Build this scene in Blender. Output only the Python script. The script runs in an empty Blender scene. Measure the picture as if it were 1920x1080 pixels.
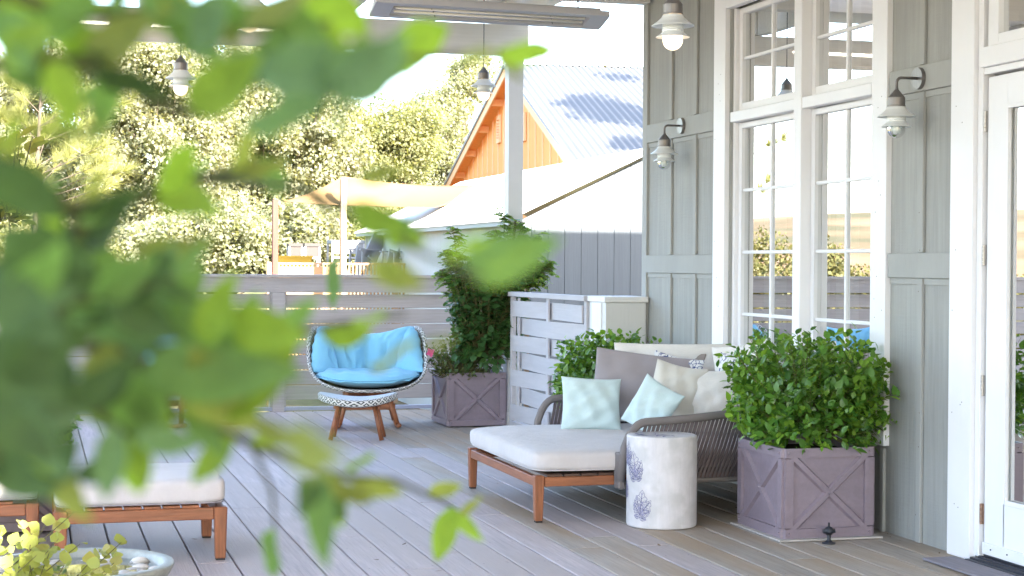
import bpy, bmesh, math, random
import numpy as np
from mathutils import Vector, Matrix, Euler
R = math.radians
rng = np.random.default_rng(7)
random.seed(7)
scene = bpy.context.scene
COL = scene.collection

# ---------------------------------------------------------------- camera
FPX = 3200.0
YAW = math.atan(900/3200.); PITCH = -math.atan((540-493.4)/3200.); ROLL = 0.006
_f = np.array([math.sin(YAW)*math.cos(PITCH), math.cos(YAW)*math.cos(PITCH), math.sin(PITCH)])
_r0 = np.array([math.cos(YAW), -math.sin(YAW), 0.]); _u0 = np.cross(_r0, _f)
_r = _r0*math.cos(ROLL)+_u0*math.sin(ROLL); _u = -_r0*math.sin(ROLL)+_u0*math.cos(ROLL)
EYE = np.array([0, 0, 1.5])
cam = bpy.data.cameras.new('camera'); camo = bpy.data.objects.new('camera', cam); COL.objects.link(camo)
M = Matrix(((_r[0], _u[0], -_f[0], 0), (_r[1], _u[1], -_f[1], 0), (_r[2], _u[2], -_f[2], 1.5), (0, 0, 0, 1)))
camo.matrix_world = M
cam.sensor_width = 36; cam.lens = 60.0
cam.clip_start = 0.05; cam.clip_end = 2000
cam.dof.use_dof = True; cam.dof.focus_distance = 10.5; cam.dof.aperture_fstop = 11; cam.dof.aperture_blades = 0
scene.camera = camo

# ---------------------------------------------------------------- sky, sun, exposure
SUN = np.array([.5, -.95, .65]); SUN /= np.linalg.norm(SUN)
world = bpy.data.worlds.new('World'); scene.world = world; world.use_nodes = True
nt = world.node_tree; nt.nodes.clear()
wo = nt.nodes.new('ShaderNodeOutputWorld'); bg = nt.nodes.new('ShaderNodeBackground')
sky = nt.nodes.new('ShaderNodeTexSky'); sky.sky_type = 'NISHITA'; sky.sun_disc = False
sky.sun_elevation = math.asin(SUN[2]); sky.sun_rotation = math.atan2(SUN[0], SUN[1])
sky.air_density = 1.0; sky.dust_density = 2.0; sky.ozone_density = 1.0
bg.inputs['Strength'].default_value = 0.15
nt.links.new(sky.outputs[0], bg.inputs[0]); nt.links.new(bg.outputs[0], wo.inputs[0])
sun = bpy.data.lights.new('sun', 'SUN'); sun.energy = 4.5; sun.angle = R(0.5); sun.color = (1, .94, .84)
suno = bpy.data.objects.new('sun', sun); COL.objects.link(suno)
suno.rotation_euler = Vector(SUN).to_track_quat('Z', 'Y').to_euler()
scene.view_settings.view_transform = 'Standard'; scene.view_settings.look = 'None'
scene.view_settings.exposure = 3.2; scene.view_settings.gamma = 1.0
scene.view_settings.use_curve_mapping = False
scene.cycles.max_bounces = 8; scene.cycles.transparent_max_bounces = 16
scene.cycles.diffuse_bounces = 5
scene.cycles.sample_clamp_indirect = 8.0

# pixel of the photograph -> point on a real plane of the place
def ray(x, y): return _f*FPX+_r*(x-960)-_u*(y-540)
def pz(x, y, z=0.):
    d = ray(x, y); return Vector(EYE+d*(z-1.5)/d[2])
def px(x, y, X):
    d = ray(x, y); return Vector(EYE+d*X/d[0])
def py(x, y, Y):
    d = ray(x, y); return Vector(EYE+d*Y/d[1])
def pd(x, y, D):
    d = ray(x, y); return Vector(EYE+d*D/FPX)

# ---------------------------------------------------------------- naming helpers
def link(o, parent=None, loc=None):
    COL.objects.link(o)
    if parent is not None: o.parent = parent
    if loc is not None: o.location = loc
    return o
def tag(o, label=None, cat=None, group=None, kind=None):
    if label: o['label'] = label
    if cat: o['category'] = cat
    if group: o['group'] = group
    if kind: o['kind'] = kind
    return o
def thing(name, label, cat, loc=(0, 0, 0), rz=0, group=None):
    o = bpy.data.objects.new(name, None); COL.objects.link(o)
    o.location = loc; o.rotation_euler = (0, 0, rz); o.empty_display_size = .1
    return tag(o, label, cat, group)
def kids(o): return [c for c in bpy.data.objects if c.parent == o]
def copy_tree(o, parent=None):
    c = o.copy(); COL.objects.link(c); c.parent = parent
    for ch in kids(o): copy_tree(ch, c)
    return c

# ---------------------------------------------------------------- materials
def mat(name, base, rough=.6, spec=.5, metal=0, bump=None, var=None, noise=None, trans=0, emit=None, coat=0, island=0, objrand=0, sheen=0):
    """base colour + optional noise mottling (scale vec, amount), bump (scale vec, strength), per object / per island tone"""
    m = bpy.data.materials.new(name); m.use_nodes = True
    t = m.node_tree; N = t.nodes; L = t.links; b = N['Principled BSDF']
    b.inputs['Base Color'].default_value = (*base, 1); b.inputs['Roughness'].default_value = rough
    b.inputs['Specular IOR Level'].default_value = spec; b.inputs['Metallic'].default_value = metal
    b.inputs['Coat Weight'].default_value = coat; b.inputs['Sheen Weight'].default_value = sheen
    tc = N.new('ShaderNodeTexCoord')
    src = None
    def mapped(sc):
        mp = N.new('ShaderNodeMapping'); mp.inputs['Scale'].default_value = sc if isinstance(sc, tuple) else (sc, sc, sc)
        L.new(tc.outputs['Object'], mp.inputs[0]); return mp
    fac = None
    def addmul(sock, lo, hi):
        nonlocal fac
        mr = N.new('ShaderNodeMapRange'); mr.inputs['To Min'].default_value = lo; mr.inputs['To Max'].default_value = hi
        L.new(sock, mr.inputs['Value'])
        if fac is None: fac = mr.outputs[0]
        else:
            mm = N.new('ShaderNodeMath'); mm.operation = 'MULTIPLY'; L.new(fac, mm.inputs[0]); L.new(mr.outputs[0], mm.inputs[1]); fac = mm.outputs[0]
        return mr
    if noise:
        for sc, amt in noise:
            mp = mapped(sc); nz = N.new('ShaderNodeTexNoise'); nz.inputs['Scale'].default_value = 1; nz.inputs['Detail'].default_value = 5
            nz.inputs['Roughness'].default_value = .6
            L.new(mp.outputs[0], nz.inputs[0]); mr = addmul(nz.outputs[0], 1-amt, 1+amt)
            mr.inputs['From Min'].default_value = .3; mr.inputs['From Max'].default_value = .7
    if objrand:
        oi = N.new('ShaderNodeObjectInfo'); addmul(oi.outputs['Random'], 1-objrand, 1+objrand)
    if island:
        g = N.new('ShaderNodeNewGeometry'); addmul(g.outputs['Random Per Island'], 1-island, 1+island)
    if fac is not None:
        mx = N.new('ShaderNodeVectorMath'); mx.operation = 'SCALE'; mx.inputs[0].default_value = base
        L.new(fac, mx.inputs['Scale']); src = mx.outputs[0]
    if var:   # second colour mixed in by noise or island
        c2, how, sc = var
        mixn = N.new('ShaderNodeMix'); mixn.data_type = 'RGBA'
        if src is not None: L.new(src, mixn.inputs[6])
        else: mixn.inputs[6].default_value = (*base, 1)
        mixn.inputs[7].default_value = (*c2, 1)
        if how == 'island':
            g = N.new('ShaderNodeNewGeometry'); v = g.outputs['Random Per Island']
            wn = N.new('ShaderNodeTexWhiteNoise'); wn.noise_dimensions = '1D'; L.new(v, wn.inputs['W']); v = wn.outputs[0]
        elif how == 'object':
            oi = N.new('ShaderNodeObjectInfo'); v = oi.outputs['Random']
        else:
            mp = mapped(sc); nz = N.new('ShaderNodeTexNoise'); nz.inputs['Scale'].default_value = 1; nz.inputs['Detail'].default_value = 4
            L.new(mp.outputs[0], nz.inputs[0]); r2 = N.new('ShaderNodeMapRange'); r2.inputs['From Min'].default_value = .42; r2.inputs['From Max'].default_value = .62
            L.new(nz.outputs[0], r2.inputs[0]); v = r2.outputs[0]
        if how in ('island', 'object'):
            r2 = N.new('ShaderNodeMapRange'); r2.inputs['To Max'].default_value = sc; L.new(v, r2.inputs[0]); v = r2.outputs[0]
        L.new(v, mixn.inputs[0]); src = mixn.outputs[2]
    if src is not None: L.new(src, b.inputs['Base Color'])
    if bump:
        prev = None
        for sc, st in bump:
            mp = mapped(sc); nz = N.new('ShaderNodeTexNoise'); nz.inputs['Scale'].default_value = 1; nz.inputs['Detail'].default_value = 4
            L.new(mp.outputs[0], nz.inputs[0])
            bp = N.new('ShaderNodeBump'); bp.inputs['Strength'].default_value = st; bp.inputs['Distance'].default_value = .01
            L.new(nz.outputs[0], bp.inputs['Height'])
            if prev: L.new(prev, bp.inputs['Normal'])
            prev = bp.outputs[0]
        L.new(prev, b.inputs['Normal'])
    if trans:   # thin leaf / cloth
        out = N['Material Output']; tr = N.new('ShaderNodeBsdfTranslucent'); ms = N.new('ShaderNodeMixShader')
        ms.inputs[0].default_value = trans
        gm = N.new('ShaderNodeMix'); gm.data_type = 'RGBA'; gm.blend_type = 'MULTIPLY'; gm.inputs[0].default_value = 1
        if src is not None: L.new(src, gm.inputs[6])
        else: gm.inputs[6].default_value = (*base, 1)
        gm.inputs[7].default_value = (1.5, 1.45, .6, 1) if name.startswith('leaf') else (1, 1, 1, 1)
        L.new(gm.outputs[2], tr.inputs[0]); L.new(b.outputs[0], ms.inputs[1]); L.new(tr.outputs[0], ms.inputs[2]); L.new(ms.outputs[0], out.inputs[0])
    if emit:
        b.inputs['Emission Color'].default_value = (*emit[0], 1); b.inputs['Emission Strength'].default_value = emit[1]
    return m
def glass(name, ior=1.6, tint=(.95, .98, .97), rough=0.0, boost=1.0):
    m = bpy.data.materials.new(name); m.use_nodes = True; t = m.node_tree; N = t.nodes; L = t.links; N.clear()
    o = N.new('ShaderNodeOutputMaterial'); fr = N.new('ShaderNodeFresnel'); fr.inputs[0].default_value = ior
    mm = N.new('ShaderNodeMath'); mm.operation = 'MULTIPLY'; mm.use_clamp = True; mm.inputs[1].default_value = boost
    tr = N.new('ShaderNodeBsdfTransparent'); tr.inputs[0].default_value = (*tint, 1)
    gl = N.new('ShaderNodeBsdfGlossy'); gl.inputs['Roughness'].default_value = rough; ms = N.new('ShaderNodeMixShader')
    L.new(fr.outputs[0], mm.inputs[0]); L.new(mm.outputs[0], ms.inputs[0]); L.new(tr.outputs[0], ms.inputs[1]); L.new(gl.outputs[0], ms.inputs[2]); L.new(ms.outputs[0], o.inputs[0])
    return m

MT = {}
MT['siding'] = mat('siding paint', (.335, .335, .32), .75, .3, noise=[((30, 30, 1.5), .08), (1.3, .06), ((9, 9, .5), .06)], bump=[((90, 90, 2.5), .55), ((6, 6, 60), .2)])
MT['trimgrey'] = mat('grey trim paint', (.35, .35, .335), .7, .3, noise=[((3, 3, 1), .06)], bump=[((60, 60, 3), .35)])
MT['white'] = mat('white paint', (.78, .77, .79), .5, .4, noise=[(2.2, .03)], bump=[((40, 40, 2), .12)])
MT['whitedirty'] = mat('old white paint', (.72, .70, .69), .6, .3, noise=[(3, .06)], bump=[((40, 40, 2), .2)])
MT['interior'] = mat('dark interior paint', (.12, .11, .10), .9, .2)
MT['curtain'] = mat('curtain cloth', (.62, .68, .64), .9, .1, trans=.35, noise=[((18, 18, .2), .12)])
MT['glass'] = glass('window glass', 1.7, (.86, .92, .90), 0, .9)
MT['deck'] = mat('weathered deck wood', (.47, .405, .405), .62, .35, noise=[((55, 2.2, 55), .17), ((9, .8, 9), .13), (1.1, .08)], bump=[((160, 5, 160), .5), ((30, 2, 30), .25)], objrand=.09, var=((.43, .365, .345), 'noise', (1.3, .5, 1.3)))
MT['decktan'] = mat('less weathered deck wood', (.385, .335, .29), .62, .35, noise=[((55, 2.2, 55), .17), ((9, .8, 9), .13), (1.1, .06)], bump=[((160, 5, 160), .5), ((30, 2, 30), .25)], objrand=.10, var=((.37, .28, .20), 'noise', (2.3, .6, 2.3)))
MT['underdeck'] = mat('painted shade under deck', (.03, .028, .025), 1)
MT['fence'] = mat('fence grey paint', (.345, .32, .32), .7, .3, noise=[((2, 30, 60), .10), (1.5, .06)], bump=[((3, 60, 120), .4)], objrand=.05)
MT['gate'] = mat('woven gate paint', (.47, .45, .47), .65, .3, noise=[((20, 2, 20), .06)], bump=[((30, 3, 60), .25)], objrand=.04)
MT['post'] = mat('post white paint', (.62, .61, .60), .55, .4, bump=[((40, 40, 2), .15)], noise=[(3, .03)])
MT['beam'] = mat('beam cream paint', (.72, .68, .63), .7, .3, noise=[((1, 30, 30), .05)], bump=[((2, 60, 60), .25)])
MT['planter'] = mat('mauve grey planter', (.235, .185, .218), .38, .5, noise=[((2, 2, 14), .07), (6, .08), (40, .05)], bump=[((60, 60, 60), .06)])
MT['soil'] = mat('potting soil', (.04, .028, .02), 1, .1, noise=[(40, .5)], bump=[(60, .8)])
MT['teak'] = mat('oiled teak', (.27, .095, .040), .45, .45, noise=[((60, 60, 6), .28), ((12, 12, 1.5), .15)], bump=[((120, 120, 8), .2)], objrand=.12)
MT['teakx'] = mat('oiled teak rail', (.27, .095, .040), .45, .45, noise=[((5, 60, 60), .26), ((1.5, 14, 14), .15)], bump=[((8, 120, 120), .2)], objrand=.1)
MT['teaky'] = mat('oiled teak side rail', (.27, .095, .040), .45, .45, noise=[((60, 5, 60), .26), ((14, 1.5, 14), .15)], bump=[((120, 8, 120), .2)], objrand=.1)
MT['darkslat'] = mat('dark slat', (.09, .045, .03), .6)
MT['strap'] = mat('dark woven strap', (.14, .112, .115), .7, .3, bump=[((400, 400, 400), .4)], objrand=.15)
MT['strapcover'] = mat('dark woven cover', (.21, .185, .18), .8, .2, bump=[((300, 300, 300), .5)])
MT['foot'] = mat('black rubber', (.02, .02, .02), .7)
MT['mattress'] = mat('cream outdoor fabric', (.57, .53, .525), .95, .15, noise=[((9, 9, 9), .035), (2.5, .05)], bump=[((420, 420, 420), .35), ((16, 16, 5), .9), ((7, 7, 7), .5)], sheen=.2)
MT['mint'] = mat('pale mint fabric', (.58, .71, .72), .95, .15, noise=[(500, .10), (5, .04)], bump=[((600, 600, 600), .5), (9, .3)], sheen=.3)
MT['cream'] = mat('cream linen', (.74, .70, .65), .95, .15, noise=[((14, 300, 300), .05), (4, .04)], bump=[((250, 250, 250), .5), (8, .35)], sheen=.2)
MT['taupe'] = mat('taupe grey fabric', (.31, .275, .285), .95, .15, noise=[(5, .05)], bump=[((300, 300, 300), .4), (6, .3)], sheen=.2)
MT['beigecush'] = mat('warm beige fabric', (.60, .56, .49), .95, .15, noise=[(5, .04)], bump=[((300, 300, 300), .4), (5, .5)], sheen=.2)
MT['brownish'] = mat('brown grey fabric', (.33, .28, .25), .95, .15, bump=[((300, 300, 300), .4), (6, .3)])
MT['blue'] = mat('sky blue cushion', (.22, .52, .72), .85, .2, noise=[(4, .05)], bump=[((350, 350, 350), .3), (11, .5)], sheen=.2)
MT['concrete'] = mat('pale cast concrete', (.63, .60, .61), .75, .3, noise=[((25, 25, 3), .07), (7, .07)], bump=[((120, 120, 12), .18), (20, .12)], var=((.54, .52, .52), 'noise', 9))
MT['ink'] = mat('faded violet blue ink', (.21, .20, .31), .7, .2, noise=[(60, .5)])
MT['iron'] = mat('black cast iron', (.02, .022, .03), .45, .5)
MT['tray'] = mat('worn board', (.46, .42, .39), .8, noise=[((4, 40, 40), .2)], bump=[(40, .4)])
MT['greymetal'] = mat('grey lamp metal', (.20, .185, .18), .38, .5, metal=.6, noise=[((90, 90, 2), .1)])
MT['lampwhite'] = mat('white enamel', (.74, .75, .74), .3, .5)
MT['lampglass'] = glass('lamp glass', 1.5, (.93, .96, .95), 0, 1.6)
MT['bulb'] = mat('warm bulb', (1, .85, .6), .5, emit=((1, .62, .28), 9.0))
MT['frost'] = mat('glowing frosted globe', (.9, .85, .75), .3, emit=((1, .72, .42), .42), coat=.5)
MT['cable'] = mat('black cable', (.03, .03, .03), .6)
MT['steel'] = mat('heater steel', (.52, .51, .53), .4, .5, metal=.35)
MT['reflector'] = mat('polished reflector', (.75, .74, .72), .14, .5, metal=1)
MT['element'] = mat('heater tube', (.75, .70, .62), .3)
MT['hinge'] = mat('steel hinge', (.42, .40, .39), .4, .5, metal=.8)
MT['hingerust'] = mat('worn brass hinge', (.30, .19, .14), .55, .5, metal=.5, noise=[(60, .3)])
MT['threshold'] = mat('dark threshold', (.05, .05, .065), .45, .5, metal=.3)
MT['rampboard'] = mat('grey ramp board', (.22, .20, .23), .7, noise=[((40, 4, 40), .15)], bump=[((90, 6, 90), .4)])
MT['orange'] = mat('orange barn paint', (.95, .43, .15), .8, .2, noise=[((12, 12, 1), .07)], bump=[((40, 40, 2), .3)])
MT['orangetrim'] = mat('pale orange trim', (.95, .56, .32), .75, .2)
MT['roofmetal'] = mat('galvanised barn roof', (.105, .105, .105), .5, .4, metal=.15, noise=[(1.2, .05)])
MT['roofwhite'] = mat('white metal roof', (.74, .74, .73), .55, .4)
MT['shed'] = mat('shed siding shade tone', (.135, .150, .165), .8, .2, noise=[((12, 12, 1), .05)], bump=[((50, 50, 3), .3)])  # shade on the shed front is put into this darker colour
MT['shedside'] = mat('shed side light tone', (.40, .42, .41), .8, .2, bump=[((50, 50, 3), .3)])  # same siding, paled in colour for the open light on that side
MT['greytrim'] = mat('grey roof trim', (.30, .30, .32), .6)
MT['browntrim'] = mat('brown roof trim', (.20, .14, .08), .7)
MT['sail'] = mat('cream shade sail', (.27, .175, .085), .9, .1, trans=.35, noise=[(1.2, .05)])
MT['redpost'] = mat('red brown post', (.13, .045, .03), .8, noise=[((20, 20, 2), .15)])
MT['tanpost'] = mat('tan wood post', (.34, .22, .13), .8, noise=[((20, 20, 2), .12)])
MT['yellow'] = mat('yellow plastic', (.45, .27, .02), .5)
MT['lattice'] = mat('tan lattice wood', (.36, .21, .11), .8, objrand=.1)
MT['tablegrey'] = mat('grey table top', (.05, .04, .035), .6)
MT['plasticwhite'] = mat('white resin', (.25, .26, .28), .5)
MT['bark'] = mat('oak bark', (.10, .08, .06), .95, .1, noise=[(12, .3)], bump=[((30, 30, 8), .9)])
MT['twig'] = mat('green brown twig', (.13, .12, .05), .7, .2)
MT['ground'] = mat('dry grass ground', (.20, .165, .10), 1, .05, noise=[(.7, .2), (9, .2)], bump=[(12, .6)], var=((.11, .12, .05), 'noise', .3))
MT['hill'] = mat('dry hillside', (.20, .125, .08), 1, .05, noise=[(.04, .2), (.4, .1)], var=((.08, .075, .045), 'noise', .03))
MT['water'] = glass('still water', 1.33, (.75, .9, .9), .02, 2.0)
MT['pebble'] = mat('pale pebbles', (.50, .46, .42), .6, noise=[(20, .15)], island=.3)
MT['bowl'] = mat('thick stone bowl', (.30, .31, .28), .45, .5, noise=[(7, .18), (30, .1)], bump=[(25, .3)])
MT['pipe'] = mat('blue grey pipe', (.30, .32, .42), .4)
MT['pink'] = mat('pink petals', (.75, .12, .28), .7, trans=.3)
MT['tie'] = mat('teal plant tie', (.05, .45, .38), .6)
def leafmat(name, c, rough, c2, amt=1, trans=.35, spec=.5):
    return mat(name, c, rough, spec, island=.3, var=(c2, 'island', amt), trans=trans)
MT['leafbush'] = leafmat('leaf bush', (.050, .150, .026), .30, (.25, .42, .05), .9, .28)
MT['leafdark'] = leafmat('leaf dark vine', (.045, .115, .035), .35, (.09, .19, .05), 1, .25)
MT['leafwist'] = leafmat('leaf wisteria', (.10, .22, .04), .45, (.28, .40, .09), 1, .4)
MT['leafrose'] = leafmat('leaf rose', (.06, .11, .035), .5, (.13, .16, .05), 1, .3)
MT['leafoak'] = leafmat('leaf oak', (.19, .21, .14), .5, (.31, .30, .215), 1, .55, .3)
MT['leafoakdark'] = leafmat('leaf oak dark', (.16, .18, .085), .5, (.28, .27, .15), 1, .55, .3)
MT['leafpine'] = leafmat('leaf pine needle', (.17, .19, .05), .5, (.30, .28, .09), 1, .3)
MT['leaflime'] = leafmat('leaf lime', (.26, .30, .06), .5, (.36, .32, .10), 1, .35)
MT['leafshrub'] = leafmat('leaf hedge', (.07, .075, .02), .6, (.13, .115, .035), 1, .3)
def fgleaf(name, c, tr=.5):
    return mat(name, c, .55, .16, noise=[(30, .12), (9, .18)], objrand=.12, trans=tr)
MT['leaffg'] = fgleaf('leaf near green', (.135, .245, .08), .52)
MT['leaffgb'] = fgleaf('leaf near bright', (.21, .33, .05), .55)
MT['leaffgd'] = fgleaf('leaf near shaded', (.060, .110, .042), .40)  # darker copy of the near green, shade put into the leaf colour
MT['leaffgt'] = fgleaf('leaf near bluish', (.12, .215, .11), .42)
MT['leaffgo'] = fgleaf('leaf near olive', (.21, .25, .07), .5)
MT['fgbranch'] = mat('near branch bark', (.075, .085, .035), .8, .2)

def weave_mat(name, freq_u, freq_v, c1, c2, band=False):
    m = bpy.data.materials.new(name); m.use_nodes = True; t = m.node_tree; N = t.nodes; L = t.links; b = N['Principled BSDF']
    uv = N.new('ShaderNodeUVMap'); sp = N.new('ShaderNodeSeparateXYZ'); L.new(uv.outputs[0], sp.inputs[0])
    def mth(op, a, c=None):
        n = N.new('ShaderNodeMath'); n.operation = op
        for i, v in enumerate((a, c)):
            if v is None: continue
            if isinstance(v, (int, float)): n.inputs[i].default_value = v
            else: L.new(v, n.inputs[i])
        return n.outputs[0]
    u = mth('MULTIPLY', sp.outputs[0], freq_u); v = mth('MULTIPLY', sp.outputs[1], freq_v)
    d1 = mth('ABSOLUTE', mth('SINE', mth('ADD', u, v))); d2 = mth('ABSOLUTE', mth('SINE', mth('SUBTRACT', u, v)))
    mn = mth('MINIMUM', d1, d2)
    fac = mth('GREATER_THAN', mn, .42)
    if band:   # white lattice with small ring in every cell
        ring = mth('GREATER_THAN', mn, .86); fac = mth('SUBTRACT', fac, ring)
    mx = N.new('ShaderNodeMix'); mx.data_type = 'RGBA'; L.new(fac, mx.inputs[0]); mx.inputs[6].default_value = (*c1, 1); mx.inputs[7].default_value = (*c2, 1)
    L.new(mx.outputs[2], b.inputs['Base Color']); b.inputs['Roughness'].default_value = .6
    bp = N.new('ShaderNodeBump'); bp.inputs['Strength'].default_value = .6; bp.inputs['Distance'].default_value = .004; L.new(mn, bp.inputs['Height']); L.new(bp.outputs[0], b.inputs['Normal'])
    return m
MT['rimweave'] = weave_mat('diamond weave rim', 3.1416*48, 3.1416*1.5, (.66, .65, .62), (.03, .03, .035), True)
MT['shellweave'] = weave_mat('fine shell weave', 3.1416*75, 3.1416*16, (.34, .34, .35), (.06, .06, .07))
MT['seatweave'] = weave_mat('fine seat weave', 3.1416*46, 3.1416*22, (.66, .66, .68), (.42, .43, .46))
def floral_mat():
    m = bpy.data.materials.new('white cloth with navy floral print'); m.use_nodes = True; t = m.node_tree; N = t.nodes; L = t.links; b = N['Principled BSDF']
    tc = N.new('ShaderNodeTexCoord'); w = N.new('ShaderNodeTexNoise'); w.inputs['Scale'].default_value = 9; L.new(tc.outputs['Object'], w.inputs[0])
    ad = N.new('ShaderNodeVectorMath'); ad.operation = 'MULTIPLY_ADD'; ad.inputs[1].default_value = (.14,)*3; L.new(w.outputs['Color'], ad.inputs[0]); L.new(tc.outputs['Object'], ad.inputs[2])
    vo = N.new('ShaderNodeTexVoronoi'); vo.feature = 'DISTANCE_TO_EDGE'; vo.inputs['Scale'].default_value = 26; L.new(ad.outputs[0], vo.inputs[0])
    lt = N.new('ShaderNodeMath'); lt.operation = 'LESS_THAN'; lt.inputs[1].default_value = .055; L.new(vo.outputs[0], lt.inputs[0])
    nz = N.new('ShaderNodeTexNoise'); nz.inputs['Scale'].default_value = 14; L.new(tc.outputs['Object'], nz.inputs[0])
    gt = N.new('ShaderNodeMath'); gt.operation = 'GREATER_THAN'; gt.inputs[1].default_value = .47; L.new(nz.outputs[0], gt.inputs[0])
    mu = N.new('ShaderNodeMath'); mu.operation = 'MULTIPLY'; L.new(lt.outputs[0], mu.inputs[0]); L.new(gt.outputs[0], mu.inputs[1])
    mx = N.new('ShaderNodeMix'); mx.data_type = 'RGBA'; L.new(mu.outputs[0], mx.inputs[0]); mx.inputs[6].default_value = (.70, .69, .68, 1); mx.inputs[7].default_value = (.06, .08, .22, 1)
    L.new(mx.outputs[2], b.inputs['Base Color']); b.inputs['Roughness'].default_value = .95
    return m
MT['floral'] = floral_mat()

# ---------------------------------------------------------------- mesh helpers
def obj(name, me, m, parent=None, loc=None, rot=None, smooth=False):
    if m is not None and not me.materials: me.materials.append(m)
    o = bpy.data.objects.new(name, me); link(o, parent, loc)
    if rot is not None: o.rotation_euler = rot
    if smooth: me.polygons.foreach_set('use_smooth', [True]*len(me.polygons))
    return o
def pydata(name, v, f, uvs=None):
    me = bpy.data.meshes.new(name); me.from_pydata([tuple(p) for p in v], [], f)
    if uvs is not None:
        l = me.uv_layers.new(name='UVMap'); l.data.foreach_set('uv', np.asarray(uvs, np.float32).ravel())
    me.update(); return me
class MB:
    def __init__(s): s.v = []; s.f = []
    def add(s, v, f):
        n = len(s.v); s.v += [tuple(p) for p in v]; s.f += [tuple(i+n for i in q) for q in f]; return s
    def box(s, x0, x1, y0, y1, z0, z1):
        return s.add([(x0, y0, z0), (x1, y0, z0), (x1, y1, z0), (x0, y1, z0), (x0, y0, z1), (x1, y0, z1), (x1, y1, z1), (x0, y1, z1)],
                     [(0, 3, 2, 1), (4, 5, 6, 7), (0, 1, 5, 4), (1, 2, 6, 5), (2, 3, 7, 6), (3, 0, 4, 7)])
    def bar(s, a, b, w, h=None, up=(0, 0, 1)):
        a = Vector(a); b = Vector(b); d = (b-a).normalized(); h = h or w; up = Vector(up)
        if abs(d.dot(up)) > .98: up = Vector((0, 1, 0))
        x = d.cross(up).normalized()*w/2; y = x.cross(d).normalized()*h/2
        return s.add([a-x-y, a+x-y, a+x+y, a-x+y, b-x-y, b+x-y, b+x+y, b-x+y], [(0, 3, 2, 1), (4, 5, 6, 7), (0, 1, 5, 4), (1, 2, 6, 5), (2, 3, 7, 6), (3, 0, 4, 7)])
    def tube(s, pts, r, n=8, cap=True):
        pts = [Vector(p) for p in pts]; k = len(pts); rings = []
        up = Vector((0, 0, 1)); prevx = None
        for i, p in enumerate(pts):
            d = (pts[min(i+1, k-1)]-pts[max(i-1, 0)]).normalized()
            if prevx is None:
                x = d.cross(up); x = d.cross(Vector((1, 0, 0))) if x.length < .05 else x
            else: x = prevx-d*prevx.dot(d)
            x.normalize(); prevx = x; y = d.cross(x)
            rr = r[i] if isinstance(r, (list, tuple)) else r
            rings.append([p+(x*math.cos(2*math.pi*j/n)+y*math.sin(2*math.pi*j/n))*rr for j in range(n)])
        v = [q for ring in rings for q in ring]; f = []
        for i in range(k-1):
            for j in range(n):
                a = i*n+j; b = i*n+(j+1) % n; f.append((a, b, b+n, a+n))
        if cap: f.append(tuple(range(n-1, -1, -1))); f.append(tuple((k-1)*n+j for j in range(n)))
        return s.add(v, f)
    def lathe(s, prof, n=28, c=(0, 0, 0)):
        v = []; f = []
        for r, z in prof:
            for j in range(n):
                a = 2*math.pi*j/n; v.append((c[0]+r*math.cos(a), c[1]+r*math.sin(a), c[2]+z))
        for i in range(len(prof)-1):
            for j in range(n):
                a = i*n+j; b = i*n+(j+1) % n; f.append((a, b, b+n, a+n))
        return s.add(v, f)
    def build(s, name, m, parent=None, loc=None, rot=None, smooth=False, bevel=0):
        me = pydata(name, s.v, s.f)
        if bevel: bevel_mesh(me, bevel)
        return obj(name, me, m, parent, loc, rot, smooth)
def bevel_mesh(me, w, seg=1):
    bm = bmesh.new(); bm.from_mesh(me); bmesh.ops.remove_doubles(bm, verts=bm.verts, dist=1e-5)
    ed = [e for e in bm.edges if len(e.link_faces) == 2 and e.calc_face_angle(0) > .5]
    bmesh.ops.bevel(bm, geom=ed, offset=w, segments=seg, affect='EDGES', clamp_overlap=True)
    bm.to_mesh(me); bm.free()
_cache = {}
def box(name, x0, x1, y0, y1, z0, z1, m, parent=None, bevel=.003):
    """one box object with its origin at its centre; alike sizes share a mesh"""
    d = (round(x1-x0, 4), round(y1-y0, 4), round(z1-z0, 4)); k = (d, m.name, bevel)
    if k not in _cache:
        b = MB().box(-d[0]/2, d[0]/2, -d[1]/2, d[1]/2, -d[2]/2, d[2]/2); me = pydata(name, b.v, b.f)
        if bevel: bevel_mesh(me, min(bevel, min(d)*.3))
        me.materials.append(m); _cache[k] = me
    o = bpy.data.objects.new(name, _cache[k]); link(o, parent, ((x0+x1)/2, (y0+y1)/2, (z0+z1)/2)); return o

def superbox(w, d, h, e=.25, nu=48, nv=24, wob=0, seed=0, sag=0):
    """soft cushion block centred on origin"""
    rn = np.random.default_rng(seed); v = []; f = []
    def p(c, e): return math.copysign(abs(c)**e, c)
    ph = rn.uniform(0, 6.28, 8)
    for i in range(nv+1):
        la = -math.pi/2+math.pi*i/nv
        for j in range(nu):
            lo = 2*math.pi*j/nu+math.pi/nu
            cl = p(math.cos(la), .16); x = w/2*cl*p(math.cos(lo), e); y = d/2*cl*p(math.sin(lo), e); z = h/2*p(math.sin(la), .42)
            if wob:
                z += wob*(math.sin(5*x/w*3+ph[0])*math.sin(4*y/d*3+ph[1])+.5*math.sin(11*x/w*2+ph[2]+3*y))*cl
                x += wob*.8*math.sin(7*y/d*3+ph[3]+z*20); y += wob*.8*math.sin(7*x/w*3+ph[4]+z*20)
            if sag: z += sag*(1-(2*x/w)**2)*(1-(2*y/d)**2)*(1 if z > 0 else .2)
            v.append((x, y, z))
    for i in range(nv):
        for j in range(nu):
            a = i*nu+j; b = i*nu+(j+1) % nu; f.append((a, b, b+nu, a+nu))
    return v, f
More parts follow.
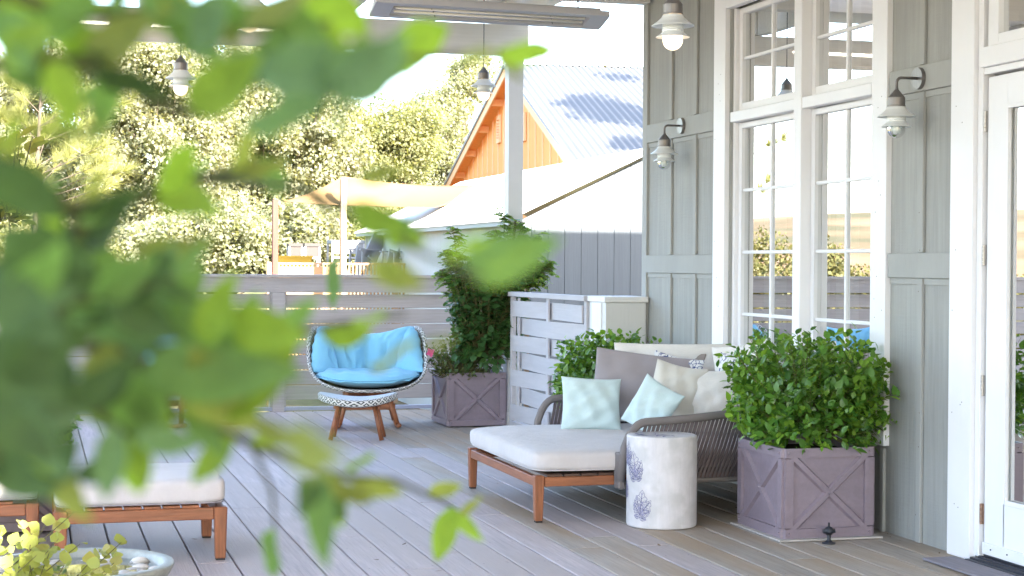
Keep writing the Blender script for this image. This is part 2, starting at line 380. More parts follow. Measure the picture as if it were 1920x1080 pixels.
def pillow_mesh(w, h, t, n=22, seed=0, slump=.0, pinch=.07, crease=.009):
    """square throw pillow in the local XZ plane, thickness along Y, base at z=0"""
    rn = np.random.default_rng(seed); ph = rn.uniform(0, 6.28, 10); v = []; f = []
    for side in (1, -1):
        for i in range(n+1):
            for j in range(n+1):
                u = -1+2*j/n; s = -1+2*i/n
                U = math.sin(u*math.pi/2); S = math.sin(s*math.pi/2)
                x = w/2*U*(1-pinch*(1-S*S)); z = h/2*S*(1-pinch*(1-U*U))
                th = t/2*max((1-U*U)*(1-S*S), 0)**.42*(1-.18*S)
                cr = crease*(math.sin(9*U+4*S+ph[0])+math.sin(-6*U+9*S+ph[1])+.8*math.sin(14*U*S+ph[2]))*(1-U**4)*(1-S**4)
                y = side*(th+cr)
                z2 = z+h/2; z2 -= slump*abs(U)*z2
                v.append((x, y+.10*t*math.sin(2*U+ph[3])*S, z2))
    k = (n+1)*(n+1)
    for sd in range(2):
        for i in range(n):
            for j in range(n):
                a = sd*k+i*(n+1)+j; q = (a, a+1, a+n+2, a+n+1); f.append(q if sd == 1 else q[::-1])
    me = pydata('pillow', v, f)
    bm = bmesh.new(); bm.from_mesh(me); bmesh.ops.remove_doubles(bm, verts=bm.verts, dist=.0006); bm.to_mesh(me); bm.free()
    return me

# leaf batches ---------------------------------------------------------------
def leaf_template(kind='oval'):
    if kind == 'quad':
        return np.array([(0, 0, 0), (.38, .5, .06), (0, 1, 0), (-.38, .5, .06)], float), [(0, 1, 2), (0, 2, 3)]
    if kind == 'oval':
        pr = [(0, 0), (.24, .29), (.5, .34), (.78, .19)]; wd = 1
    if kind == 'narrow':
        pr = [(0, 0), (.25, .17), (.55, .18), (.8, .10)]; wd = 1
    if kind == 'needle':
        return np.array([(-.008, 0, 0), (.008, 0, 0), (.0, 1, .05)], float), [(0, 1, 2)]
    v = [(0, 0, 0)]; f = []
    for t, w in pr[1:]:
        c = -.10*t*t; v += [(-w, t, .10*w*2+c), (0, t, c), (w, t, .10*w*2+c)]
    v.append((0, 1, -.10))
    f = [(0, 2, 1), (0, 3, 2)]
    for k in range(len(pr)-2):
        a = 1+3*k; f += [(a, a+1, a+4, a+3), (a+1, a+2, a+5, a+4)]
    a = 1+3*(len(pr)-2); T = len(v)-1; f += [(a, a+1, T), (a+1, a+2, T)]
    return np.array(v, float), f
def frames(d, n):
    d = d/np.linalg.norm(d, axis=1, keepdims=True); n = n-(n*d).sum(1, keepdims=True)*d
    ln = np.linalg.norm(n, axis=1, keepdims=True); ln[ln < 1e-6] = 1; n = n/ln; x = np.cross(d, n)
    return np.stack([x, d, n], axis=2)      # columns
def leaf_mesh(name, pos, d, n, size, kind='oval', width=1.0):
    T, F = leaf_template(kind); T = T.copy(); T[:, 0] *= width
    Fr = frames(d, n); V = np.einsum('nij,kj->nki', Fr, T)*size[:, None, None]+pos[:, None, :]
    N = len(pos); k = len(T); me = bpy.data.meshes.new(name)
    lens = [len(q) for q in F]; flat = np.concatenate([np.array(q) for q in F])
    loops = (flat[None, :]+(np.arange(N)*k)[:, None]).ravel().astype(np.int32)
    starts = np.concatenate([[0], np.cumsum(lens)[:-1]]); tot = sum(lens)
    ls = (starts[None, :]+(np.arange(N)*tot)[:, None]).ravel().astype(np.int32)
    me.vertices.add(N*k); me.vertices.foreach_set('co', V.astype(np.float32).ravel())
    me.loops.add(len(loops)); me.loops.foreach_set('vertex_index', loops)
    me.polygons.add(len(ls)); me.polygons.foreach_set('loop_start', ls)
    me.update(calc_edges=True)
    if kind != 'quad' and kind != 'needle': me.polygons.foreach_set('use_smooth', [True]*len(me.polygons))
    return me
def unit(n): 
    v = rng.normal(size=(n, 3)); return v/np.linalg.norm(v, axis=1, keepdims=True)
def leafy(name, mesh_name, parent, data, m, kind, width, nparts=300):
    """the leaves that show largest become objects of their own, the rest one stuff part"""
    pos, d, n, s = data
    key = s/np.linalg.norm(pos-EYE, axis=1)*(.3+np.abs((n*(pos-EYE)).sum(1))/np.linalg.norm(pos-EYE, axis=1))
    vis = ((pos-key_center(pos))*(EYE-key_center(pos))).sum(1)   # on the side that faces the camera
    order = np.argsort(-(key/key.max()+.8*vis/np.abs(vis).max()))
    first, rest = order[:nparts], order[nparts:]
    if len(first):
        meshes = []
        for w in (width*.9, width, width*1.1):
            T, F = leaf_template(kind); T = T.copy(); T[:, 0] *= w
            me = pydata(mesh_name, T, F); me.materials.append(m); me.polygons.foreach_set('use_smooth', [True]*len(me.polygons)); meshes.append(me)
        Fr = frames(d[first], n[first])
        off = Vector(parent.matrix_basis.translation)
        for q, i in enumerate(first):
            o = bpy.data.objects.new('leaf', meshes[q % 3]); COL.objects.link(o); o.parent = parent
            mm = Matrix([[*(Fr[q][r]*s[i]), pos[i][r]-off[r]] for r in range(3)]+[[0, 0, 0, 1]]); o.matrix_basis = mm
    me = leaf_mesh(mesh_name, pos[rest]-np.array(parent.matrix_basis.translation), d[rest], n[rest], s[rest], kind, width)
    o = obj('foliage', me, m, parent); o['kind'] = 'stuff'; return o
def key_center(p): return p.mean(0)
def bush_data(c, rad, ntw, per, size, power=2.6, zmin=None, jitter=.3, up=.35, seed=1, inner=.55):
    """twigs that radiate to a boxy ellipsoid shell, leaves alternate along their last part; returns leaf arrays and twig list"""
    g = np.random.default_rng(seed); P = []; D = []; Nn = []; S = []; tw = []
    c = np.array(c, float); rad = np.array(rad, float)
    k = 0
    while k < ntw:
        v = g.normal(size=3); v /= np.linalg.norm(v)
        if v[2] < -.75: continue
        L = (np.abs(v)**power).sum()**(-1/power)
        tip = c+rad*v*L*(1+g.normal()*.07*(1+jitter)*(1.4 if v[2] > .3 else 1))
        if zmin is not None and tip[2] < zmin: tip[2] = zmin+g.uniform(0, .04)
        k += 1
        base = c+(tip-c)*np.array([.25, .25, .1]); base[2] = max(base[2]-rad[2]*.6, c[2]-rad[2]*.9)
        mid = (tip+base)/2+np.array([0, 0, -.03])
        tw.append([base, mid, tip])
        dr = tip-mid; ln = np.linalg.norm(dr); dr /= ln
        for j in range(per):
            t = inner+(1-inner)*(j+g.uniform(0, .6))/per
            p = base*(1-t)+tip*t+g.normal(size=3)*size*.25
            side = g.normal(size=3); side -= side.dot(dr)*dr; side /= np.linalg.norm(side)
            d = dr*.55+side*.8+np.array([0, 0, up*.4]); nn = np.array([0, 0, 1.])*.9+dr*.6+g.normal(size=3)*.35
            P.append(p); D.append(d); Nn.append(nn); S.append(size*g.uniform(.45, 1.3))
    return (np.array(P), np.array(D), np.array(Nn), np.array(S)), tw

# =================================================================== SETTING
# ground below the raised deck, hills
me = pydata('ground', [(-400, -200, -.62), (500, -200, -.62), (500, 700, -.62), (-400, 700, -.62)], [(0, 1, 2, 3)])
tag(obj('ground', me, MT['ground']), kind='structure')
def hill():
    n = 90; v = []; f = []
    for i in range(n+1):
        az = R(-130+250*i/n)
        for j, (rr, hh) in enumerate([(150, -.7), (190, 2), (250, 7), (330, 12.5), (430, 15)]):
            h = hh*(1+.22*math.sin(az*7+1)+.12*math.sin(az*17+j)) if hh > 0 else hh
            v.append((math.sin(az)*rr, math.cos(az)*rr, h*1.0))
    for i in range(n):
        for j in range(4): a = i*5+j; f.append((a, a+1, a+6, a+5))
    return pydata('hills', v, f)
tag(obj('hills', hill(), MT['hill'], smooth=True), kind='structure')

# deck: one board object per plank, joints staggered
deck = bpy.data.objects.new('deck', None); link(deck); deck['kind'] = 'structure'
GAP0, PITCH_B = .977, .1934
under = MB().box(-3.2, 4.95, -3, 17.1, -.60, -.10).build('deck_shade_block', MT['underdeck'], deck)  # near-black block stands in for the shade under the boards
fixed = {2: [11.6], 4: [8.15], 10: [8.88], 18: [8.62], 0: [13.1], 6: [12.6], 12: [12.9], 8: [5.2]}
g = random.Random(3)
for k in range(-20, 20):
    x0 = GAP0+PITCH_B*k+.0045; x1 = x0+PITCH_B-.009
    if x1 > 4.95: break
    cuts = [-3.0]; y = -3+g.choice([1.2, 2.4, 3.0, 3.66]); js = fixed.get(k, [])
    if js: cuts += [js[0]-7.3 if js[0]-7.3 > -2 else js[0]-3.66] + js + [js[0]+4.6 if js[0]+4.6 < 16.5 else 16.6]
    else:
        while y < 16.4: cuts.append(y); y += g.choice([3.66, 4.88, 4.27])
    cuts.append(17.05); cuts = sorted(set(cuts))
    for a, b in zip(cuts[:-1], cuts[1:]):
        if b-a < .2: continue
        o = box('board', x0, x1, a+.0015, b-.0015, -.038, g.uniform(-.0012, .0008), MT['decktan'] if k >= 12 or (k > 8 and g.random() < .35) else MT['deck'], deck, .004)

v = []; f = []; g = random.Random(12)
for q in range(110):
    if q < 70: x, y = 4.60-abs(g.gauss(0, .07)), g.uniform(7.7, 12.3)
    else: x, y = g.uniform(.8, 4.4), g.uniform(7.9, 14)
    a = g.uniform(0, 6.3); L = g.uniform(.004, .016)*(1.6 if q >= 70 else 1); n0 = len(v); c, sn = math.cos(a)*L, math.sin(a)*L; z = .0022
    v += [(x-c, y-sn, z), (x+sn*.4, y-c*.4, z+.002), (x+c, y+sn, z+L*.3), (x-sn*.4, y+c*.4, z+.001)]; f.append((n0, n0+1, n0+2, n0+3))
MT['litter'] = mat('dry leaf bits', (.16, .11, .06), .9, island=.5)
lt_ = obj('leaf_litter', pydata('leaf_litter', v, f), MT['litter']); tag(lt_, 'tiny dry leaf bits scattered on the deck, mostly along the siding', 'leaf litter', kind='stuff')
v = []; f = []
for k in range(3, 19):
    xc = GAP0+PITCH_B*(k+.5)
    for yy in np.arange(7.6, 16.9, .61):
        for dx in (-.062, .062):
            n0 = len(v); v += [(xc+dx+.0042*math.cos(t), yy+.0042*math.sin(t), .0013) for t in np.linspace(0, 5.5, 7)]; f.append(tuple(range(n0, n0+7)))
MT['screw'] = mat('deck screw', (.07, .06, .06), .5, metal=.5)
sc_ = obj('deck_screws', pydata('deck_screws', v, f), MT['screw'], deck); sc_['kind'] = 'stuff'

# =================================================================== HOUSE
W = 4.63
house = thing('house', 'sage grey board and batten house with white window and glazed door', 'house', (W, 12.63, 0))
hx, hy = W, 12.63
def hb(name, x0, x1, y0, y1, z0, z1, m, bevel=.003, parent=None):
    p = parent or house; o = box(name, x0, x1, y0, y1, z0, z1, m, p, bevel)
    base = Vector((hx, hy, 0)); 
    o.location -= base
    return o
WT = 5.8
# siding, boards of wall between the openings (slabs butt end to end)
for (y0, y1, z0, z1) in [(10.93, 12.60, 0, WT), (8.82, 10.93, 0, .62), (8.82, 10.93, 3.32, WT), (7.80, 8.82, 0, WT), (5.75, 7.80, 3.2, WT), (-9, 5.75, 0, WT)]:
    hb('siding', W, W+.14, y0, y1, z0, z1, MT['siding'], 0)
hb('rear_siding', W+.14, 13, 12.46, 12.60, 0, WT, MT['siding'], 0)
hb('corner_board', W-.022, W+.09, 12.53, 12.63, 0, WT, MT['trimgrey'])
hb('roof', W-.5, 13, -9, 13.1, WT, WT+.12, MT['greytrim'], 0)
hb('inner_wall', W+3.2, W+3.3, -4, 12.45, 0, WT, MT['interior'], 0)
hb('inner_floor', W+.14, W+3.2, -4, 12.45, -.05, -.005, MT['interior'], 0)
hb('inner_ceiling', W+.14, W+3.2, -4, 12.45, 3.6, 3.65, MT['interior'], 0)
# belt boards and battens
segs = [(11.16, 12.53), (7.945, 8.62)]
for a, b in segs:
    for z0, z1 in ((1.432, 1.568), (2.44, 2.58)):
        hb('belt_board', W-.024, W, a, b, z0, z1, MT['trimgrey'])
        hb('backing_strip', W-.008, W, a, b, z0-.035, z0-.001, MT['trimgrey'], .001)
for y0, y1 in ((12.005, 12.06), (11.51, 11.565), (8.245, 8.295)):
    for z0, z1 in ((.0, 1.43), (1.57, 2.438), (2.582, 3.9)):
        hb('batten', W-.02, W, y0, y1, z0+.002, z1, MT['trimgrey'])
hb('batten', W-.02, W, 8.66, 8.70, 0, .47, MT['trimgrey'])
hb('batten', W-.02, W, 8.86, 8.91, 0, .47, MT['trimgrey'])
v = []; f = []; g = random.Random(31); MT['nail'] = mat('rusty nail head', (.10, .07, .05), .7)
for q in range(46):
    zc = g.uniform(.15, 3.3); xx, yy = [(W-.0375, g.uniform(8.66, 8.78)), (W-.0375, g.uniform(10.97, 11.12)), (W-.0375, g.uniform(7.75, 7.9)), (W-.0225, g.uniform(8.252, 8.288))][q % 4]
    if q % 4 < 2 and zc < .55: continue
    n0 = len(v); v += [(xx-hx, yy-hy+.0035*math.cos(t), zc+.0035*math.sin(t)) for t in np.linspace(0, 5.5, 7)]; f.append(tuple(range(n0, n0+7)))
nh = obj('nail_heads', pydata('nail_heads', v, f), MT['nail'], house); nh['kind'] = 'stuff'
# window: casing frame with mullion, muntins and panes
def hpart(mb, name, m, parent=None, bevel=.003):
    o = mb.build(name, m, parent or house, bevel=bevel); return o
def HB(mb, x0, x1, y0, y1, z0, z1): return mb.box(x0-hx, x1-hx, y0-hy, y1-hy, z0, z1)
win = hpart(HB(HB(HB(HB(MB(), W-.035, W+.02, 10.945, 11.15, .487, 3.40), W-.035, W+.02, 8.63, 8.805, .487, 3.40), W-.035, W+.02, 8.805, 10.945, 3.26, 3.40), W-.035, W+.02, 8.805, 10.945, .487, .64), 'window', MT['white'])
GX = W+.075
def sub(name, x0, x1, y0, y1, z0, z1, m=MT['white'], bevel=.004, parent=None): return hb(name, x0, x1, y0, y1, z0, z1, m, bevel, parent or win)
sub('sill', W-.06, W+.04, 8.805, 10.945, .642, .675)
sub('jamb', W+.021, W+.14, 10.90, 10.945, .64, 3.26); sub('jamb', W+.021, W+.14, 8.805, 8.85, .64, 3.26)
sub('mullion', W-.02, W+.14, 9.765, 9.875, .675, 3.26)
sub('transom_rail', W-.015, W+.14, 9.875, 10.90, 2.475, 2.545); sub('transom_rail', W-.015, W+.14, 8.85, 9.765, 2.475, 2.545)
cols = [(9.875, 10.90), (8.85, 9.765)]
for (y0, y1) in cols:
    for (z0, z1, rows) in ((.676, 2.474, 4), (2.546, 3.258, 2)):
        s = .055
        # sash frame
        mb = MB(); HB(mb, GX-.025, GX+.03, y0+.001, y0+s, z0, z1); HB(mb, GX-.025, GX+.03, y1-s, y1-.001, z0, z1)
        HB(mb, GX-.025, GX+.03, y0+s, y1-s, z0, z0+s*1.1); HB(mb, GX-.025, GX+.03, y0+s, y1-s, z1-s*.75, z1)
        hpart(mb, 'sash', MT['white'], win, .004)
        a, b, c, d = y0+s, y1-s, z0+s*1.1, z1-s*.75; ym = (a+b)/2
        sub('muntin', GX-.015, GX+.022, ym-.012, ym+.012, c, d)
        for r in range(1, rows):
            zz = c+(d-c)*r/rows
            sub('muntin', GX-.016, GX+.021, ym+.012, b, zz-.011, zz+.011); sub('muntin', GX-.016, GX+.021, a, ym-.012, zz-.011, zz+.011)
        for r in range(rows):
            for (p, q) in ((a, ym-.012), (ym+.012, b)):
                za = c+(d-c)*r/rows+(.011 if r else 0); zb = c+(d-c)*(r+1)/rows-(.011 if r < rows-1 else 0)
                mb = MB(); yy = hy
                mb.add([(GX-hx, p-yy, za), (GX-hx, q-yy, za), (GX-hx, q-yy, zb), (GX-hx, p-yy, zb)], [(0, 1, 2, 3)])
                hpart(mb, 'pane', MT['glass'], win, 0)
# curtains behind the glass
def curtain(y0, y1, z0, z1, x):
    n = int((y1-y0)/.012); v = []; f = []
    for i in range(n+1):
        y = y0+(y1-y0)*i/n; xx = x+.035*math.sin(y*62)+.015*math.sin(y*151+1)
        v += [(xx-hx, y-hy, z0), (xx-hx, y-hy, z1)]
    for i in range(n): a = 2*i; f.append((a, a+2, a+3, a+1))
    o = obj('curtain', pydata('curtain', v, f), MT['curtain'], house, smooth=True)
for (a, b) in ((10.58, 10.85), (9.92, 10.22), (9.52, 9.72), (8.86, 8.97)): curtain(a, b, .5, 3.3, W+.24)
curtain(7.25, 7.62, .1, 2.9, W+.26)
# glazed door
hb('door_casing', W-.035, W+.02, 7.715, 7.935, 0, 3.6, MT['white'])
hb('door_jamb', W-.010, W+.12, 7.668, 7.714, 0, 3.6, MT['white'])
hb('door_head', W-.030, W+.10, 5.9, 7.667, 2.50, 2.60, MT['white'])
hb('door_head_strip', W-.005, W+.10, 5.9, 7.667, 2.465, 2.499, MT['white'])
hb('door_stop', W+.06, W+.12, 7.652, 7.667, .03, 2.465, MT['greytrim'], 0)
DX = W+.01
mb = MB(); HB(mb, DX, DX+.045, 7.47, 7.648, .045, 2.45); HB(mb, DX, DX+.045, 6.62, 6.80, .045, 2.45)
HB(mb, DX, DX+.045, 6.80, 7.47, .045, .325); HB(mb, DX, DX+.045, 6.80, 7.47, 2.295, 2.45)
door = hpart(mb, 'door', MT['white'])
mb = MB(); HB(mb, DX-.008, DX+.01, 7.452, 7.476, .318, 2.30); HB(mb, DX-.008, DX+.01, 6.79, 7.452, .318, .34); HB(mb, DX-.008, DX+.01, 6.79, 7.452, 2.28, 2.30)
hpart(mb, 'glazing_bead', MT['white'], door, .002)
mb = MB(); mb.add([(DX+.02-hx, 6.8-hy, .32), (DX+.02-hx, 7.46-hy, .32), (DX+.02-hx, 7.46-hy, 2.30), (DX+.02-hx, 6.8-hy, 2.30)], [(0, 1, 2, 3)]); hpart(mb, 'pane', MT['glass'], door, 0)
for z, m in ((2.23, 'hinge'), (1.555, 'hinge'), (.895, 'hinge'), (.245, 'hingerust')):
    mb = MB(); HB(mb, DX-.006, DX+.0, 7.650, 7.672, z-.052, z+.052)
    for q in range(5): mb.tube([(DX-.010-hx, 7.661-hy, z-.052+.021*q), (DX-.010-hx, 7.661-hy, z-.052+.021*q+.019)], .0075, 8)
    hpart(mb, 'hinge', MT[m], door, 0)
mb = MB(); HB(mb, DX-.014, DX, 6.62, 7.645, .046, .105); hpart(mb, 'sweep', MT['white'], door)
for yy in (7.56, 7.41):
    mb = MB(); mb.tube([(DX-.018-hx, yy-hy, .078), (DX-.012-hx, yy-hy, .078)], .004, 8); hpart(mb, 'screw', MT['iron'], door, 0)
for i in range(4): hb('threshold', W-.07+.03*i, W-.044+.03*i, 5.9, 7.70, 0.001, .014+.009*i, MT['threshold'], .003)
hb('threshold_back', W+.05, W+.14, 5.9, 7.66, 0, .04, MT['threshold'], .002)
tr = hpart((lambda m: (HB(m, W+.0, W+.05, 7.545, 7.640, 2.601, 3.6), HB(m, W+.0, W+.05, 6.0, 7.545, 2.601, 2.66), m)[-1])(MB()), 'transom_window', MT['white'])
mb = MB(); mb.add([(W+.03-hx, 6.0-hy, 2.65), (W+.03-hx, 7.55-hy, 2.65), (W+.03-hx, 7.55-hy, 3.6), (W+.03-hx, 6.0-hy, 3.6)], [(0, 1, 2, 3)]); hpart(mb, 'pane', MT['glass'], tr, 0)
mb = MB(); HB(mb, W+.01, W+.045, 7.0, 7.025, 2.66, 3.6); hpart(mb, 'muntin', MT['white'], tr)
tag(hb('far_door', W+.01, W+.05, 5.9, 6.615, .045, 2.45, MT['white']))

rb = box('ramp_board', 4.36, 4.545, 6.2, 7.765, .004, .016, MT['rampboard'])
tag(rb, 'flat purplish grey board lying on the deck at the foot of the glazed door', 'board')

# =================================================================== PERGOLA
BY = 15.2
perg = thing('pergola', 'cream painted pergola with far beam, rafters and boarded top over the deck', 'pergola', (0, BY, 0))
def pb(name, *a, **k):
    o = box(name, *a, **k); o.parent = perg; o.location.y -= BY; return o
pb('beam', -6, 4.42, BY, BY+.14, 3.425, 3.70, MT['beam'])
pb('beam_trim', -6, 4.42, BY-.03, BY-.001, 3.41, 3.445, MT['beam'])
pb('near_beam', -6, W-.03, 12.45, 12.59, 3.52, 3.76, MT['beam'])
pb('post', 4.235, 4.375, BY+.0, BY+.14, 0, 3.424, MT['post'])
pb('post_base', 4.225, 4.385, BY-.012, BY+.15, .0, .12, MT['post'])
for x in (-4.9, -2.45, -.35, .93, 2.62, 3.46, 4.20):
    pb('rafter', x, x+.09, -9, BY-.031, 3.70, 3.93, MT['beam'])
    pb('rafter', x, x+.09, BY+.001, BY+.6, 3.71, 3.93, MT['beam'])
# roof boards along X, run back for shade; gaps added to drop sun patches
sun_gaps = [(1.6, 3.7, .2, 1.9), (2.3, 3.9, 3.2, 3.9), (2.0, 3.6, 12.1, 12.75), (2.6, 4.0, 13.4, 13.62), (0, 1.6, 9, 9.4), (-1.8, .5, 6, 6.5), (-1.6, -1.2, 2, 3)]
y = -9.132
while y < 15.6:
    spans = [(-1.9, 4.6)]
    for (a, b, c, d) in sun_gaps:
        if c < y+.14 and d > y+.0:
            ns = []
            for (p, q) in spans:
                if a > p: ns.append((p, min(q, a)))
                if b < q: ns.append((max(p, b), q))
            spans = [s for s in ns if s[1]-s[0] > .05]
    yb0 = y if not (14.60 < y+.146 <= 14.74) else None
    for (p, q) in spans:
        if yb0 is None: pb('roof_board', p, q, y, y+.070, 3.935, 3.96, MT['beam'], bevel=0)   # narrow board, slot beside it
        else: pb('roof_board', p, q, y+.0, y+.145, 3.935, 3.96, MT['beam'], bevel=0)
    y += .146
# conduit box on the beam
cb = box('conduit_box', *(lambda a, b: (a.x, b.x))(py(267, 10, BY-.06), py(294, 10, BY-.06)), BY-.10, BY-.032, 3.60, 3.69, MT['beam'])
tag(cb, 'small cream electrical box on the far pergola beam, left of the lanterns', 'junction box')

# =================================================================== LANTERNS
def lantern(name, label, loc, lit, mount, group):
    t = thing(name, label, 'lamp', loc, 0, group)
    mb = MB().lathe([(.0, .0), (.009, 0), (.010, -.008), (.045, -.05), (.0465, -.052), (.0465, -.092), (.049, -.094), (.049, -.098), (.043, -.099)], 32); mb.build('cap', MT['greymetal'], t, smooth=False)
    ribs = [(.044, -.099), (.048, -.102), (.055, -.115), (.075, -.134), (.102, -.152), (.1025, -.155), (.098, -.154), (.055, -.135), (.049, -.136)]
    z = -.136
    for q in range(4): ribs += [(.051, z-.003), (.051, z-.009), (.0485, z-.010)]; z -= .0115
    ribs += [(.052, -.184), (.060, -.192), (.080, -.205), (.0805, -.208), (.077, -.207), (.052, -.194), (.046, -.196), (.043, -.15)]
    MB().lathe(ribs, 40).build('shade', MT['lampwhite'], t, smooth=False)
    gp = [(.046, -.185), (.0475, -.200), (.0475, -.222)]+[(.0475*math.cos(a), -.222-.047*math.sin(a)) for a in np.linspace(.15, math.pi/2, 9)]
    MB().lathe(gp, 36).build('globe', MT['frost'] if lit else MT['lampglass'], t, smooth=True)
    if lit: MB().lathe([(.001, -.20), (.02, -.21), (.028, -.232), (.018, -.252), (.001, -.258)], 16).build('bulb', MT['bulb'], t, smooth=True)
    else: MB().lathe([(.001, -.175), (.018, -.176), (.018, -.205), (.024, -.222), (.016, -.243), (.001, -.248)], 16).build('bulb', MT['lampwhite'], t, smooth=True)
    if mount == 'wall':
        ax = W-.042-loc[0]
        pts = [(0, 0, -.004), (0, 0, .028)]+[(.028-.028*math.cos(a), 0, .028+.028*math.sin(a)) for a in np.linspace(.25, math.pi/2, 6)]+[(ax, 0, .056)]
        MB().tube(pts, .0078, 12).build('arm', MT['greymetal'], t, smooth=True)
        n = 40; mb = MB()
        for x0, x1, r in ((ax-.004, ax, .058), (ax, ax+.020, .0585), (ax+.020, ax+.030, .05)): mb.tube([(x0, 0, .056), (x1, 0, .056)], r, n)
        mb.build('wall_plate', MT['greymetal'], t)
    else:
        MB().tube([(0, 0, 0), (0, 0, mount-loc[2])], .0035, 6).build('cord', MT['cable'], t)
        MB().lathe([(.001, mount-loc[2]-.022), (.055, mount-loc[2]-.02), (.06, mount-loc[2])], 20).build('canopy', MT['greymetal'], t)
    return t
lantern('wall_lamp', 'unlit clear glass wall lamp on the siding between window and glazed door', (W-.165, 8.275, 2.452), False, 'wall', 'white shaded wall lamps')
lantern('wall_lamp', 'unlit clear glass wall lamp near the house corner, left of the tall window', (W-.165, 11.77, 2.462), False, 'wall', 'white shaded wall lamps')
for (x, y, D, lab) in ((907, 125, 13.4, 'lit hanging lantern in front of the orange barn peak beside the pergola post'),
                       (1262, -12, 8.1, 'lit hanging lantern at the top edge in front of the siding, right of the heater'),
                       (339, 104, 11.4, 'lit hanging lantern against the oak trees behind the near leaves'),
                       (467, -44, 8.2, 'lit hanging lantern cut by the top edge, only its glowing globe showing')):
    p = pd(x, y, D); lantern('pendant_lamp', lab, tuple(p), True, 3.70, 'lit hanging lanterns')

# heater
h0 = thing('patio_heater', 'long grey electric patio heater hanging below the pergola on thin rods', 'heater', (2.05, 10.4, 3.06))
Lh = 1.45
mb = MB().box(0, Lh, -.04, .04, .035, .085); mb.build('housing', MT['steel'], h0, bevel=.004)
mb = MB().box(-.03, Lh+.03, -.115, -.075, .0, .035).box(-.03, Lh+.03, .075, .115, 0, .035).box(-.03, .09, -.075, .075, 0, .035).box(Lh-.09, Lh+.03, -.075, .075, 0, .035)
mb.build('frame', MT['steel'], h0, bevel=.002)
mb = MB().add([(.09, -.075, .012), (Lh-.09, -.075, .012), (Lh-.09, -.02, .034), (.09, -.02, .034), (Lh-.09, .02, .034), (.09, .02, .034), (Lh-.09, .075, .012), (.09, .075, .012)], [(0, 1, 2, 3), (3, 2, 4, 5), (5, 4, 6, 7)])
mb.build('reflector', MT['reflector'], h0)
MB().tube([(.11, -.025, .012), (Lh-.11, -.025, .012)], .009, 10).build('heating_tube', MT['element'], h0, smooth=True)
MB().tube([(.11, .03, .012), (Lh-.11, .03, .012)], .009, 10).build('heating_tube', MT['element'], h0, smooth=True)
for q in (.33, 1.1): MB().tube([(q, -.06, .0), (q+.02, 0, .024), (q+.05, .06, 0)], .0022, 5).build('guard_wire', MT['iron'], h0)
for q in (.14, 1.31):
    MB().tube([(q, 0, .085), (q-.012, 0, .85)], .004, 6).tube([(q, 0, .085), (q+.02, 0, .85)], .004, 6).build('hanging_rod', MT['iron'], h0)
h0.rotation_euler = (R(-15), R(.7), 0)

# =================================================================== BACK FENCE
FY = 17.02
fence = thing('back_fence', 'long grey painted fence of horizontal planks with a flat cap behind the blue chairs', 'fence', (0, FY, 0))
def fb(name, *a, **k):
    o = box(name, *a, **k); o.parent = fence; o.location.y -= FY; return o
PX = [-4.9, -2.4, -.05, 2.285, 4.72]
fb('cap', -5, 4.75, FY-.045, FY+.11, 1.342, 1.374, MT['fence'])
fb('top_board', -5, 4.75, FY-.030, FY, 1.195, 1.341, MT['fence'])
for x in PX: fb('post', x, x+.16, FY-.012, FY+.10, 0, 1.194, MT['fence']); fb('post_face', x+.02, x+.14, FY-.030, FY-.0121, .0, 1.193, MT['fence'])
z = 1.19; g = random.Random(5)
for r in range(7):
    z1 = z-.012-g.uniform(0, .004); z0 = z1-.139
    for a, b in zip(PX[:-1], PX[1:]):
        e0, e1 = g.uniform(-.003, .003), g.uniform(-.003, .003)
        o = fb('plank', a+.161, b-.001, FY+.012, FY+.034, max(z0, .09)+e0, z1+e1, MT['fence'])
        o.rotation_euler = (0, R(g.uniform(-.1, .1)), 0)
    z = z0
fb('bottom_rail', -5, 4.7, FY-.02, FY+.02, .012, .05, MT['pipe'])

# woven gate panel along Y, newel beside the house
gate = thing('woven_panel', 'pale grey basket weave fence panel between the post and the white newel box', 'fence', (4.22, 13.9, 0))
gx0, gx1 = Vector((4.19, 14.85)), Vector((4.27, 12.95))
def gp(t): return gx0.lerp(gx1, t)-Vector((4.22, 13.9))
for t in (0, .5, 1):
    p = gp(t); sw_ = .009 if t == .5 else .02; MB().box(p.x-sw_, p.x+sw_, p.y-.03, p.y+.03, .03, 1.20).build('stile', MT['gate'], gate, bevel=.003)
for t in (.085,):
    p = gp(t); MB().box(p.x-.006, p.x+.010, p.y-.02, p.y+.02, .05, 1.19).build('stile', MT['gate'], gate, bevel=.003)
a, b = gp(-.015), gp(1.015)
MB().bar((a.x, a.y, 1.222), (b.x, b.y, 1.222), .09, .042).build('top_rail', MT['gate'], gate, bevel=.003)
MB().bar((a.x, a.y, .05), (b.x, b.y, .05), .05, .05).build('bottom_rail', MT['gate'], gate, bevel=.003)
nz = 7; hh = (1.172-.085)/nz
for r in range(nz):
    v = []; f = []; n = 24; z0 = .085+hh*r+.006; z1 = z0+hh-.014; s = -1 if r % 2 else 1
    for i in range(n+1):
        t = i/n; t = .02+.96*t; p = gp(t); off = -.030*s*math.cos((t-.045)*2*math.pi) ; 
        for dx, zz in ((-.006, z0), (.006, z0), (.006, z1), (-.006, z1)): v.append((p.x+off+dx, p.y, zz))
    for i in range(n):
        for q in range(4): f.append((4*i+q, 4*i+(q+1) % 4, 4*i+4+(q+1) % 4, 4*i+4+q))
    f += [(3, 2, 1, 0), (4*n, 4*n+1, 4*n+2, 4*n+3)]
    obj('woven_board', pydata('woven_board', v, f), MT['gate'], gate)
newel = thing('newel_box', 'square white boxed newel with a thin cap beside the grey house corner', 'newel', (4.27, 12.5, 0))
MB().box(.0, .33, 0, .40, 0, 1.20).build('box', MT['post'], newel, bevel=.003)
